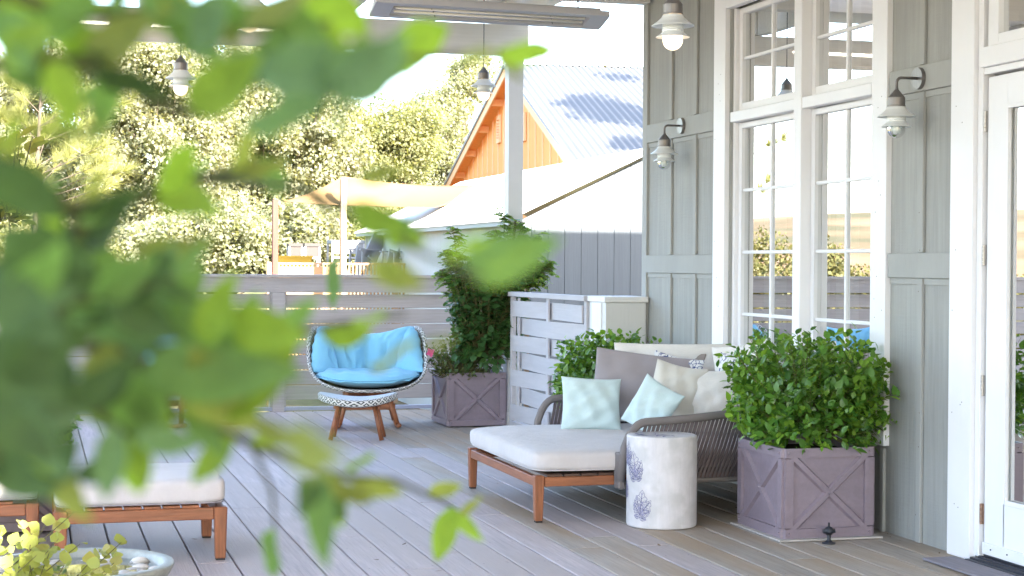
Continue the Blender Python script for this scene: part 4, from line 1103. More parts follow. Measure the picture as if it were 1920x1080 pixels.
dat, tw2 = sprays(dat, [(at_(1625, 720, 8.7), (.9, -.1, .5)), (at_(1630, 790, 8.6), (1, 0, -.1)), (at_(1420, 670, 8.8), (-.2, 0, 1)), (at_(1580, 680, 8.8), (0, 0, 1)), (at_(1500, 665, 8.8), (.2, 0, .8)), (at_(1400, 690, 8.7), (-.6, 0, .8)), (at_(1620, 700, 8.8), (.4, 0, .8)), (at_(1450, 668, 8.9), (-.3, 0, 1))], .042, g1)
leafy('bush', 'bush_leaf', b1, dat, MT['leafbush'], 'oval', .85); twigs_obj(tw[::3]+tw2, b1, r=.0018)
b2 = thing('leafy_bush', 'green leafy bush behind the daybed pillows next to the white newel box', 'bush', (4.10, 11.95, .40))
dat, tw = bush_data((4.11, 11.93, .66), (.37, .36, .30), 480, 11, .058, 2.5, zmin=.42, seed=12, inner=.55)
leafy('bush', 'bush_leaf', b2, dat, MT['leafbush'], 'oval', .85, 200); twigs_obj(tw[::3], b2, r=.0018)
b1['group'] = b2['group'] = 'clipped bushes in the planters'
# vine on the post: dark climbing leaves, then wisteria plumes
vine = thing('climbing_vine', 'dark green climbing vine on the post above the far planter, with light feathery top', 'vine', (3.95, 15.35, .45))
d1, t1 = bush_data((4.02, 15.12, 1.05), (.33, .22, .52), 330, 9, .075, 2.8, zmin=.50, seed=13, inner=.5, up=-.5)
leafy('vine', 'vine_leaf', vine, d1, MT['leafdark'], 'oval', 1.25, 220); twigs_obj(t1, vine, r=.004)
def plume(tips, seedn, ll=.050, n=12):
    """wisteria shoots: drooping pinnate leaves along rising stems"""
    g = np.random.default_rng(seedn); P = []; D = []; Nn = []; S = []; tw = []
    for (b, e, k) in tips:
        b = np.array(b, float); e = np.array(e, float); tw.append([b, (b+e)/2, e])
        for q in range(int(k*3)):
            t = .10+.90*(q+g.random())/(k*3); p0 = b+(e-b)*t+g.normal(size=3)*.035*(1-t*.6); an = g.uniform(0, 6.283); L = g.uniform(.09, .18)*(1.1-.4*t)
            out = np.array([math.cos(an), math.sin(an)*.7, g.uniform(-.1, .7)]); out /= np.linalg.norm(out); tw.append([p0, p0+out*L*.5, p0+out*L+np.array([0, 0, -.06])])
            for j in range(n):
                s = (j//2+.6)/(n/2); p = p0+out*L*s+np.array([0, 0, -.06*s*s]); side = np.cross(out, [0, 0, 1.]); side /= np.linalg.norm(side)+1e-6
                sg = 1 if j % 2 else -1; P.append(p); D.append(side*sg+out*.55+np.array([0, 0, -.25])); Nn.append(np.array([0, 0, 1.])+g.normal(size=3)*.25); S.append(ll*g.uniform(.8, 1.2)*(1.1-.35*s))
    return (np.array(P), np.array(D), np.array(Nn), np.array(S)), tw
Yv = 15.1
def V3(x, y, Y=Yv): p = py(x, y, Y); return (p.x, p.y, p.z)
tips = [(V3(950, 560), V3(945, 395), 22), (V3(960, 560), V3(985, 420), 24), (V3(970, 540), V3(1015, 445), 26), (V3(980, 540), V3(1030, 490), 22), (V3(940, 560), V3(925, 430), 16), (V3(950, 560), V3(990, 470), 22),
        (V3(880, 560), V3(840, 470, 15.4), 24), (V3(890, 560), V3(870, 480, 15.4), 22), (V3(870, 570), V3(825, 505, 15.4), 18), (V3(900, 560), V3(900, 500), 18), (V3(860, 500, 15.4), V3(848, 425, 15.4), 8), (V3(920, 560), V3(940, 480), 20), (V3(990, 545), V3(1010, 500), 14)]
d2, t2 = plume(tips, 14)
me = leaf_mesh('wisteria_leaf', d2[0]-np.array(vine.location), d2[1], d2[2], d2[3], 'narrow', 1.8)
o = obj('feathery_top', me, MT['leafwist'], vine); o['kind'] = 'stuff'; twigs_obj(t2, vine, r=.003)
MB().tube([Vector(p)-vine.location for p in ((4.1, 15.1, .45), (4.2, 15.12, 1.2), (4.28, 15.1, 1.9))], .012, 7).build('stem', MT['bark'], vine)
MB().tube([Vector((.30*math.cos(a)*.27, .30*math.sin(a)*.27, 0))+Vector((4.305, 15.27, 1.9))-vine.location for a in np.linspace(0, 6.28, 14)], .004, 5).build('tie', MT['tie'], vine)
def flower(name, label, loc, r, m, cat='flower'):
    mb = MB(); n = 9
    for k in range(n):
        a = 6.283*k/n; rr = r*(1 if k % 2 else .7); c, s = math.cos(a), math.sin(a)
        mb.add([(0, 0, 0), (c*rr*.6-s*rr*.35, -rr*.3, s*rr*.6+c*rr*.35), (c*rr, -rr*.1, s*rr), (c*rr*.6+s*rr*.35, -rr*.3, s*rr*.6-c*rr*.35)], [(0, 1, 2, 3)])
    return tag(mb.build(name, m, None, loc), label, cat)
rose = thing('rose_shrub', 'small leafed rose shrub filling the left part of the far planter', 'shrub', (3.80, 15.3, .45))
d3, t3 = bush_data((3.80, 15.22, .60), (.30, .22, .24), 200, 9, .034, 2.1, zmin=.47, seed=15)
leafy('rose', 'rose_leaf', rose, d3, MT['leafrose'], 'oval', 1, 0); twigs_obj(t3, rose)
fl = flower('flower', 'pink rose bloom', Vector(V3(807, 661, 15.0))-Vector((3.80, 15.3, .45)), .045, MT['pink']); fl.parent = rose; del fl['category']; del fl['label']
d4, t4 = bush_data((-.05, 9.95, .62), (.30, .28, .26), 120, 9, .05, 2.2, zmin=.47, seed=16)
b4 = thing('leafy_bush', 'tall long leaved shrub in the planter at the left edge behind the near leaves', 'bush', (-.05, 9.95, .45)); leafy('b', 'bush_leaf', b4, d4, MT['leafbush'], 'oval', 1, 0); twigs_obj(t4, b4)
c = np.array(pd(8, 345, 10.2))
ds_, ts_ = bush_data(c, (.22, .22, .32), 46, 7, .115, 2.0, seed=52, inner=.25)
leafy('s', 'long_leaf', b4, ds_, MT['leaflime'], 'narrow', 1.5, 0); ts_.append([np.array((-.05, 9.95, .5)), np.array((-.06, 9.9, 1.2)), c]); twigs_obj(ts_, b4, r=.006)
# sunny lime shoots over the bowl
lime = thing('lime_shrub', 'sunlit lime green shoots growing at the stone bowl in the lower left corner', 'shrub', (-.25, 5.9, .0))
g4 = np.random.default_rng(21); P = []; D = []; Nn = []; S = []; tw = []
for (x, y, D0) in [(60, 1000, 6.0), (85, 985, 6.2), (140, 960, 6.3), (110, 1010, 6.0), (150, 1020, 6.1), (190, 1030, 6.2), (220, 1050, 6.3), (30, 1010, 5.9), (15, 1040, 5.9), (70, 1040, 5.9), (120, 1060, 6.0), (170, 1070, 6.0), (50, 1070, 5.9), (200, 1075, 6.1), (20, 1075, 5.8), (95, 1030, 6.0), (235, 1010, 6.4), (45, 985, 6.1), (5, 990, 5.8)]:
    e = np.array(pd(x, y, D0)); b = np.array([-.25+g4.uniform(-.2, .3), 5.9, .10]); tw.append([b, (b+e)/2+np.array([0, 0, .03]), e])
    for j in range(15):
        t = .45+.55*j/14; p = b+(e-b)*t+g4.normal(size=3)*.004; s = g4.normal(size=3); P.append(p); D.append((e-b)/np.linalg.norm(e-b)*.4+s*.6); Nn.append(np.array([.1, -.5, .8])+g4.normal(size=3)*.3); S.append(g4.uniform(.035, .062)*(1.15-.3*t))
leafy('lime', 'lime_leaf', lime, (np.array(P), np.array(D), np.array(Nn), np.array(S)), MT['leaflime'], 'oval', 1.5, 240); twigs_obj(tw, lime)

# =================================================================== NEIGHBOUR SHED
shed = thing('shed', 'low grey shed with white metal roof beyond the woven fence panel', 'shed', (5.37, 19, -.6))
def shp(mb, name, m): return mb.build(name, m, shed)
SX0, SY0, SY1, RX, RZ, EZ = 5.37, 19.0, 28.0, 7.05, 2.85, 2.02
sl = (RZ-EZ)/(RX-SX0)
def rz_(x): return EZ+sl*(x-SX0) if x < RX else RZ-sl*(x-RX)
x = SX0; off = Vector((5.37, 19, -.6))
while x < 8.7:
    x1 = min(x+.203, 8.73); mb = MB(); a, b = x+.003, x1-.003; za, zb = rz_(a)-.06, rz_(b)-.06
    P = [(a, SY0, -.6), (b, SY0, -.6), (b, SY0, zb), (a, SY0, za)]; Q = [(p[0], SY0+.05, p[2]) for p in P]
    mb.add([Vector(p)-off for p in P+Q], [(0, 1, 2, 3), (7, 6, 5, 4), (0, 4, 5, 1), (1, 5, 6, 2), (2, 6, 7, 3), (3, 7, 4, 0)]); shp(mb, 'siding_board', MT['shed']); x = x1
mb = MB().box(.012, 3.3, .052, .07, 0, 2.5); shp(mb, 'groove_backing', MT['greytrim'])
mb = MB(); y = SY0+.05
while y < SY1: mb.box(SX0-5.37, SX0+.05-5.37, y-19+.003, y+.2-19, 0, EZ+.6); y += .203
shp(mb, 'side_siding', MT['shedside'])['kind'] = 'stuff'
shp(MB().box(.051, .06, .06, SY1-19, 0, 2.6), 'side_backing', MT['greytrim'])
def corr(name, o3, du, dv, nu, amp, waves, m, parent, off=(0, 0, 0)):
    """corrugated sheet: du across the waves, dv along them"""
    o3, du, dv = Vector(o3), Vector(du), Vector(dv); nrm = du.cross(dv).normalized(); v = []; f = []
    n = waves*nu
    for i in range(n+1):
        h = amp*math.sin(2*math.pi*i/nu)
        for k in (0, 1): v.append(o3+du*(i/n)+dv*k+nrm*h-Vector(off))
    for i in range(n): a = 2*i; f.append((a, a+2, a+3, a+1))
    return obj(name, pydata(name, v, f), m, parent, smooth=True)
corr('roof', (RX, SY0-.16, RZ+.03), (0, SY1-SY0+.54, 0), (SX0-.16-RX, 0, EZ-.06-RZ), 8, .008, 120, MT['roofwhite'], shed, off)
corr('roof', (RX, SY1+.38, RZ+.03), (0, -(SY1-SY0+.54), 0), (RX-SX0+.16, 0, EZ-.05-RZ), 8, .008, 120, MT['roofwhite'], shed, off)
mb = MB().bar(Vector((SX0-.14, SY0-.02, EZ-.02))-off, Vector((RX, SY0-.02, RZ-.02))-off, .012, .02); shp(mb, 'rake_trim', MT['browntrim'])
mb = MB().bar(Vector((SX0-.15, SY0-.155, EZ-.03))-off, Vector((RX, SY0-.155, RZ+.005))-off, .012, .03); shp(mb, 'rake_fascia', MT['roofwhite'])
mb = MB().box(SX0-.13-5.37, SX0-.10-5.37, -.38, SY1-19+.35, EZ+.6-.09, EZ+.6-.04); shp(mb, 'eave_fascia', MT['shedside'])
mb = MB().box(-.01, .04, SY1-19+.0, SY1-19+.08, 0, 2.6); shp(mb, 'corner_board', MT['greytrim'])

# =================================================================== ORANGE BARN
GA = R(6.3); gdir = Vector((math.sin(GA), math.cos(GA), 0)); rdir = Vector((math.cos(GA), -math.sin(GA), 0))
apex = py(948, 126, 34.0)
def plane_hit(x, y, P0, nrm):
    d = Vector(ray(x, y)); e = Vector(EYE); return e+d*((P0-e).dot(nrm)/d.dot(nrm))
pl_ = plane_hit(838, 345, apex, rdir)-apex; pr_ = plane_hit(1078, 310, apex, rdir)-apex
kl = -pl_.z/pl_.dot(gdir); kr = pr_.z/pr_.dot(gdir)
barn = thing('barn', 'orange board and batten barn with galvanised corrugated roof behind the shed', 'barn', tuple(apex+Vector((0, 0, -6.2))), 0)
boff = Vector(barn.location)
def BL(u, w, z): return apex+gdir*u+rdir*w+Vector((0, 0, z))-boff    # u across the gable (away), w into the barn, z from the apex
OV = .27; drop = 3.4
uL, uR = drop/kl, -drop/kr
def under(u): return -(kl*u if u > 0 else -kr*u)
# gable boards and battens
bw = .78; u = uR+.25
while u < uL-.2:
    a, b = u+.004, u+bw-.004; mb = MB(); P = []
    for q in ((a, -6.2), (b, -6.2), (b, under(b)-.10), (a, under(a)-.10)): P.append(BL(q[0], OV, q[1]))
    Q = [p+rdir*.04 for p in P]; mb.add(P+Q, [(0, 1, 2, 3), (7, 6, 5, 4), (0, 4, 5, 1), (1, 5, 6, 2), (2, 6, 7, 3), (3, 7, 4, 0)]); mb.build('board', MT['orange'], barn)
    mb = MB().bar(BL(u, OV-.012, -6.2), BL(u, OV-.012, under(u)-.12), .05, .022, up=tuple(rdir)); mb.build('batten', MT['orangetrim'], barn)
    u += bw
# louvred vents
for (vx0, vx1, vy0, vy1) in ((929, 946, 212, 272), (976, 992, 208, 268)):
    qa = plane_hit(vx0, vy1, apex+rdir*OV, rdir)-apex; qb = plane_hit(vx1, vy0, apex+rdir*OV, rdir)-apex; uc = (qa.dot(gdir)+qb.dot(gdir))/2
    z0, z1 = qa.z, qb.z
    mb = MB()
    for (a, b, c, d) in ((uc-.22, uc-.15, z0, z1), (uc+.15, uc+.22, z0, z1), (uc-.15, uc+.15, z0, z0+.1), (uc-.15, uc+.15, z1-.1, z1)):
        P = [BL(a, OV-.05, c), BL(b, OV-.05, c), BL(b, OV-.05, d), BL(a, OV-.05, d)]; Q = [p+rdir*.04 for p in P]
        mb.add(P+Q, [(0, 1, 2, 3), (7, 6, 5, 4), (0, 4, 5, 1), (1, 5, 6, 2), (2, 6, 7, 3), (3, 7, 4, 0)])
    vt = mb.build('vent', MT['orangetrim'], barn)
    for q in range(6):
        zz = z0+.14+q*(z1-z0-.24)/6; mb = MB().bar(BL(uc-.15, OV-.03, zz), BL(uc+.15, OV-.03, zz), .05, .03); mb.build('louvre', MT['orangetrim'], vt)
mb = MB(); P = [BL(q, OV-.03, z) for q, z in ((-1.62, -3.6), (-1.45, -3.6), (-1.45, -2.35), (-1.62, -2.62))]; mb.add(P, [(0, 1, 2, 3)]); mb.build('window_strip', MT['shed'], barn)
# roof slabs: far slope (thin with soffit) and corrugated near slope
RL = 11.0
for nm, us, k_ in (('far', uL, kl), ('near', uR, kr)):
    e = BL(us*1.02, 0, -drop*1.02)+boff; a = apex
    corr('roof', a+Vector((0, 0, .06)), rdir*RL, (e-a), 6, .018, 80, MT['roofmetal'], barn, boff)
    mb = MB(); P = [BL(0, 0, -.02), BL(us, 0, -drop-.02), BL(us, RL, -drop-.02), BL(0, RL, -.02)]; mb.add(P, [(0, 1, 2, 3)]); mb.build('soffit', MT['orange'], barn)
    mb = MB().bar(BL(0, 0, -.09), BL(us, 0, -drop-.09), .20, .035, up=tuple(rdir)); mb.build('fascia', MT['orangetrim'], barn)
    mb = MB().bar(BL(0, -.03, .035), BL(us, -.03, -drop+.035), .07, .04, up=tuple(rdir)); mb.build('rake_flashing', MT['greytrim'], barn)
    for q in range(1, 8):
        t = q/8; mb = MB().bar(BL(us*t, .02, -drop*t-.12), BL(us*t, OV, -drop*t-.12), .12, .14); mb.build('lookout', MT['orangetrim'], barn)
mb = MB().add([BL(.32, .12, -.32*kl-.1), BL(-.32, .12, -.32*kr-.1), BL(0, .12, -.10)], [(0, 1, 2)]); mb.build('peak_board', MT['orange'], barn)

# =================================================================== NEIGHBOUR YARD
def boxpx(name, x0, x1, y0, y1, Y, dY, m, bevel=.004):
    a = py(x0, y1, Y); b = py(x1, y0, Y); return box(name, a.x, b.x, Y, Y+dY, a.z, b.z, m, bevel=bevel)
ya = py(500, 495, 25); yb = py(850, 495, 25)
lat = thing('slat_fence', 'low tan wooden slat fence seen just over the grey fence cap', 'fence', (ya.x, 25, -.6))
n = int((yb.x-ya.x)/.055); mb = MB()
for i in range(n):
    x = i*.055; mb.bar((x, 0, .3), (x+.012, .0, 2.06), .026, .018)
mb.build('slats', MT['lattice'], lat)['kind'] = 'stuff'
MB().box(0, yb.x-ya.x, -.015, .045, 2.06, 2.09).build('top_rail', MT['tanpost'], lat)
MB().box(0, yb.x-ya.x, .03, .045, .25, .45).build('bottom_rail', MT['tanpost'], lat)
MB().box(0, 1.05, -.025, -.012, 1.5, 2.03).build('backing_panel', MT['lattice'], lat)
for q in (0, .95, 1.9, 2.75): MB().box(q, q+.06, -.03, .05, 0, 2.10).build('post', MT['tanpost'], lat)
o = boxpx('shade_post', 510.5, 522, 374, 700, 24.6, .11, MT['redpost']); tag(o, 'red brown post holding the low left corner of the shade sail', 'post')
o = boxpx('shade_post', 638, 650.5, 335, 700, 24.4, .11, MT['tanpost']); tag(o, 'tall tan post under the peak of the shade sail', 'post')
# sail
A_, B_, C_, D_ = py(530, 377, 24.6), py(643, 330, 24.9), py(890, 347, 26.0), py(815, 388, 24.2)
v = []; f = []; n = 20
for i in range(n+1):
    for j in range(n+1):
        s, t = i/n, j/n; P = A_*(1-s)*(1-t)+B_*s*(1-t)+C_*s*t+D_*(1-s)*t
        s2 = s; P.z -= .30*(s*(1-s))*(1 if t > .5 else .6)+.22*t*(1-t)*(.4+.6*s); v.append(P-A_)
for i in range(n):
    for j in range(n): a = i*(n+1)+j; f.append((a, a+1, a+n+2, a+n+1))
sa = obj('shade_sail', pydata('shade_sail', v, f), MT['sail'], None, A_, smooth=True); sa.modifiers.new('t', 'SOLIDIFY').thickness = .008; tag(sa, 'cream triangular shade sail stretched over the neighbouring terrace', 'shade sail')
def highstool(lab, x0, x1, yt, yb_, Y, m, leg_m):
    a = py(x0, yt, Y); b = py(x1, yb_, Y); w = b.x-a.x; t = thing('bar_table', lab, 'table', (a.x, Y, b.z), 0, 'small high tables on the terrace')
    h = a.z-b.z; MB().box(0, w, 0, w*.9, h-.055, h).build('table_top', m, t, bevel=.004); MB().box(.02, w-.02, .012, .03, h-.22, h-.056).build('apron', m, t)
    for (x, y) in ((0, 0), (w-.03, 0), (0, w*.9-.03), (w-.03, w*.9-.03)): MB().box(x, x+.03, y, y+.03, 0, h-.056).build('leg', leg_m, t)
    MB().box(.03, w-.03, .005, .02, .30, .33).build('footrest', leg_m, t)
highstool('left small grey high table on the terrace behind the slat fence', 541, 568, 456, 520, 27, MT['tablegrey'], MT['steel'])
highstool('right small brown high table on the terrace behind the slat fence', 571, 601, 456, 520, 27.3, MT['tablegrey'], MT['steel'])
highstool('white topped high table partly behind the tan sail post', 622, 684, 450, 520, 27.2, MT['plasticwhite'], MT['steel'])
a = py(524, 500, 26.2); b = py(586, 481, 26.2); cr = thing('yellow_crate', 'yellow plastic crate on the terrace behind the slat fence', 'crate', (a.x, 26.2, a.z-.12))
MB().box(0, b.x-a.x, 0, .35, 0, b.z-a.z+.12).build('body', MT['yellow'], cr, bevel=.02); MB().box(.30, .36, -.006, .0, .16, .19).build('handle_slot', MT['iron'], cr); MB().box(-.008, b.x-a.x+.008, -.008, .358, b.z-a.z+.10, b.z-a.z+.13).build('rim', MT['yellow'], cr)
def slopechair(lab, x, y, Y, s, m):
    p = py(x, y, Y); t = thing('garden_chair', lab, 'chair', tuple(p), R(-60), 'pale garden chairs by the shed')
    MB().bar((0, .05, .1), (0, .42, .75), .45, .03, up=(1, 0, 0)).build('backrest', m, t); MB().bar((0, -.4, .22), (0, .1, .12), .45, .03, up=(1, 0, 0)).build('seat', m, t)
    for q in (-.24, .24):
        MB().bar((q, -.4, -.15), (q, -.38, .36), .03, .05).build('leg', m, t); MB().bar((q, .28, -.15), (q, -.2, .2), .03, .05).build('leg', m, t); MB().bar((q, -.48, .37), (q, .22, .36), .08, .03).build('armrest', m, t)
    t.scale = (s, s, s)
slopechair('pale sloping garden chair beside the left corner of the shed', 690, 495, 26.5, .62, MT['plasticwhite'])
slopechair('pale sloping garden chair against the shed wall', 748, 497, 25.4, .55, MT['plasticwhite'])

# =================================================================== TREES
def limb_pts(a, b, bend, g):
    a = np.array(a, float); b = np.array(b, float); m = (a+b)/2+g.normal(size=3)*bend; return [a, (a+m)/2+g.normal(size=3)*bend*.3, m, (m+b)/2+g.normal(size=3)*bend*.3, b]
def tree(name, label, base, blobs, nclump, per, ls, m, seed, group=None, crad=.55, trunk=.16, kind='quad', cat='tree'):
    """trunk and limbs reach into clumps; each clump is a loose ball of leaf faces"""
    g = np.random.default_rng(seed); t = thing(name, label, cat, tuple(base), 0, group); base = np.array(base, float)
    C = []; vol = np.array([b[1][0]*b[1][1]*b[1][2] for b in blobs]); pr = vol/vol.sum()
    for _ in range(nclump):
        b = blobs[g.choice(len(blobs), p=pr)]; u = g.normal(size=3); u /= np.linalg.norm(u); r = g.uniform(.55, 1.0)
        C.append(np.array(b[0])+u*np.array(b[1])*r)
    C = np.array(C); lo = C[:, 2].min()
    mb = MB(); top = C.mean(0); fork = base*.45+top*.55; fork[2] = min(fork[2], lo+.4) if lo > base[2]+.3 else base[2]+(top[2]-base[2])*.4
    mb.tube([Vector(p-base) for p in limb_pts(base, fork, .06, g)], [trunk, trunk*.9, trunk*.8, trunk*.75, trunk*.7], 8)
    mb.build('trunk', MT['bark'], t); mb = MB()
    for c in C[::3]:
        mb.tube([Vector(p-base) for p in limb_pts(fork, c, .12, g)], [trunk*.35, trunk*.28, trunk*.2, trunk*.14, trunk*.06], 5, cap=False)
    mb.build('limbs', MT['bark'], t)
    P = []; Nn = []
    for c in C:
        k = int(per*g.uniform(.5, 1.5)); u = g.normal(size=(k, 3)); u /= np.linalg.norm(u, axis=1, keepdims=True); r = crad*g.uniform(.6, 1.3)*(g.random(k)**.45)[:, None]
        p = c+u*r*np.array([1, 1, .75]); P.append(p); Nn.append(u*.8+np.array([0, 0, .5])+g.normal(size=(k, 3))*.7)
    P = np.concatenate(P)-base; Nn = np.concatenate(Nn); D = g.normal(size=P.shape); S = ls*g.uniform(.6, 1.4, len(P))
    me = leaf_mesh('foliage', P, D, Nn, S, kind, 1.0); o = obj('crown', me, m, t); o['kind'] = 'stuff'; return t
def blob(x, y, Y, rx, ry, rd):
    c = py(x, y, Y); s = Y/3200*1.02; return (tuple(c), (rx*s, rd, ry*s))
OG = 'oak trees beyond the fence'
def gb(x, Y): p = py(x, 500, Y); return (p.x, p.y, -.6)
tree('oak_tree', 'broad sunlit oak behind the left lit lantern', gb(300, 36), [blob(300, 260, 36, 150, 150, 1.8), blob(250, 150, 36, 170, 90, 1.6), blob(330, 440, 36, 150, 80, 1.6)], 190, 620, .082, MT['leafoak'], 31, OG)
tree('oak_tree', 'oak at the middle left rising behind the pergola beam', gb(520, 38), [blob(500, 170, 38, 150, 110, 1.8), blob(560, 300, 38, 120, 110, 1.6), blob(490, 420, 38, 130, 90, 1.6)], 170, 620, .085, MT['leafoak'], 32, OG)
tree('oak_tree', 'oak with open ragged top left of the orange barn', gb(730, 45), [blob(720, 290, 45, 120, 75, 1.6), blob(770, 250, 45, 75, 60, 1.2), blob(640, 260, 45, 80, 75, 1.2), blob(700, 400, 45, 130, 60, 1.4)], 140, 600, .082, MT['leafoakdark'], 33, OG)
tree('oak_tree', 'slim oak standing directly against the left slope of the orange barn', gb(820, 50), [blob(830, 230, 50, 50, 75, 1.2), blob(895, 150, 50, 48, 45, 1.0), blob(815, 310, 50, 55, 45, 1.0)], 85, 560, .082, MT['leafoak'], 34, OG)
tree('oak_tree', 'darker low oak behind the tan sail post', gb(700, 33), [blob(690, 445, 33, 70, 50, 1.0), blob(755, 420, 33, 50, 30, .8)], 50, 520, .075, MT['leafoakdark'], 35, OG, crad=.45)
tree('oak_tree', 'pale oak at the far left behind the pine', gb(60, 38), [blob(60, 330, 38, 130, 110, 1.8), blob(110, 450, 38, 130, 70, 1.5), blob(30, 200, 38, 90, 80, 1.2)], 130, 600, .085, MT['leafoak'], 36, OG)
tree('laurel_hedge', 'bushy pale green hedge right behind the fence at left centre', gb(380, 30), [blob(330, 470, 30, 110, 55, .9), blob(450, 455, 30, 90, 65, .9), blob(560, 450, 30, 60, 70, .8)], 110, 620, .075, MT['leafoak'], 37, None, crad=.40, trunk=.07, cat='hedge')
tree('laurel_hedge', 'bushy hedge behind the far left part of the fence', gb(100, 30), [blob(150, 480, 30, 100, 50, .9), blob(20, 470, 30, 90, 60, .9)], 60, 520, .075, MT['leafoakdark'], 38, None, crad=.40, trunk=.07, cat='hedge')
tree('oak_tree', 'tree tip poking above the barn ridge', (14.5, 50, -.6), [blob(1150, 150, 50, 25, 20, .4)], 12, 80, .10, MT['leafoakdark'], 39, OG, crad=.35)
# tall tree right of the barn, hidden by the house; its shade falls on the barn roof
nr_ = rdir.cross(BL(uR, 0, -drop)-BL(0, 0, 0)).normalized()
rp_ = plane_hit(1205, 225, apex, nr_); tc_ = rp_+Vector(SUN)*9.5; rq_ = plane_hit(1160, 150, apex, nr_); td_ = rq_+Vector(SUN)*9.5; rs_ = plane_hit(1165, 270, apex, nr_)+Vector(SUN)*9.5
tree('oak_tree', 'tall tree beside the barn whose shade dapples the corrugated roof', (tc_.x+1.5, tc_.y, -.6), [(tuple(tc_), (.8, .6, 1.6)), (tuple(td_), (.6, .4, .25)), (tuple(rs_), (.6, .4, .25))], 44, 150, .13, MT['leafoakdark'], 40, OG, crad=.42)
# pine at left: whorls of long needles on branches
pine = thing('pine_tree', 'young pine with long pale yellow green needles at the upper left beyond the fence', 'tree', (*gb(60, 22)[:2], -.6))
g5 = np.random.default_rng(51); pbase = np.array(pine.location); mbp = MB(); topp = np.array(py(80, 110, 22)); mbp.tube([Vector(p-pbase) for p in limb_pts(pbase, topp, .05, g5)], [.05, .045, .035, .025, .01], 8)
mbp.build('trunk', MT['bark'], pine); P = []; D = []; S = []; mbp = MB()
for (x, y) in [(40, 170), (110, 150), (180, 230), (60, 240), (130, 300), (205, 300), (215, 345), (20, 300), (90, 360), (170, 370), (0, 220), (240, 180), (120, 200), (70, 130), (30, 110), (150, 260), (200, 270), (10, 150), (60, 320), (235, 330), (100, 250), (35, 210), (160, 190), (185, 330)]:
    tip = np.array(py(x+g5.uniform(-12, 12), y+g5.uniform(-8, 8), 22+g5.uniform(-.8, .8))); b = pbase*.3+topp*.7; b[2] = tip[2]-.35; mbp.tube([Vector(b-pbase), Vector((b+tip)/2-pbase), Vector(tip-pbase)], [.008, .006, .004], 5, cap=False)
    for w in range(5):
        c = tip+(b-tip)*.09*w+g5.normal(size=3)*.03; ax = (tip-b)/np.linalg.norm(tip-b)+np.array([0, 0, .6])
        for q in range(75): u = g5.normal(size=3)+ax*1.3; P.append(c); D.append(u); S.append(g5.uniform(.18, .34))
mbp.build('limbs', MT['bark'], pine); P = np.array(P)-pbase; D = np.array(D); me = leaf_mesh('needles', P, D, g5.normal(size=P.shape), np.array(S), 'needle', 1.1); o = obj('crown', me, MT['leafpine'], pine); o['kind'] = 'stuff'
# greenery that the windows mirror, west of the deck
for i, (x, y, r, h, lab) in enumerate([(-9, 26, 2.5, .9, 'round pale shrub west of the deck nearest the fence end'), (-14, 33, 4.0, 1.3, 'wide yellow green shrub west of the deck, middle of the row'), (-6, 35, 3.5, 1.9, 'tall yellow green shrub northwest behind the fence'), (-22, 42, 5.0, 1.3, 'far yellow green shrub at the foot of the hill')]):
    tree('shrub', lab, (x, y, -.6), [((x, y, .2), (r, r*.6, h))], 90, 620, .09, MT['leafshrub'], 60+i, 'shrubs west of the deck', crad=.7, trunk=.06, cat='shrub')

# =================================================================== NEAR FOLIAGE (out of focus shrub beside the camera)
near = thing('near_shrub', 'large out of focus green leafy branches close up, covering the left of the view', 'shrub', (-.75, .55, 0))
nb = Vector(near.location)
LT = {}
def fg_template(ver, m):
    k = (ver, m.name)
    if k in LT: return LT[k]
    n = 10; W_ = [.245, .285, .21][ver]; v = []; f = []
    for i in range(n+1):
        t = i/n; w = W_*math.sin(math.pi*min(t*1.02, 1)**.85)**.8*(1-.15*t); c = -.18*t*t+.03*math.sin(9*t)
        for s in (-1, -.5, 0, .5, 1): v.append((w*s, t, c+.22*abs(s)*w+.012*math.sin(t*30+s*3)*abs(s)))
    for i in range(n):
        for j in range(4): a = 5*i+j; f.append((a, a+1, a+6, a+5))
    me = pydata('near_leaf', v, f); me.materials.append(m); me.polygons.foreach_set('use_smooth', [True]*len(me.polygons)); LT[k] = me; return me
gf = random.Random(77)
def fleaf(x0, y0, x1, y1, D, m, face=0.0, wid=1.0, ver=None):
    """leaf from its stalk pixel to its tip pixel at distance D; face tilts the blade away from the viewer"""
    D *= 1.1 if D > .3 else 1; a = pd(x0, y0, D); b = pd(x1, y1, D+gf.uniform(-.02, .02)); d = b-a; L = d.length; d.normalize()
    view = (Vector(EYE)-a).normalized(); n = view-d*view.dot(d); n.normalize(); n = (Matrix.Rotation(face, 3, d) @ n)
    x = d.cross(n); mm = Matrix([[x[i]*L*wid*.84, d[i]*L, n[i]*L, (a-nb)[i]] for i in range(3)]+[[0, 0, 0, 1]])
    o = bpy.data.objects.new('leaf', fg_template(gf.randrange(3) if ver is None else ver, MT[m])); COL.objects.link(o); o.parent = near; o.matrix_basis = mm
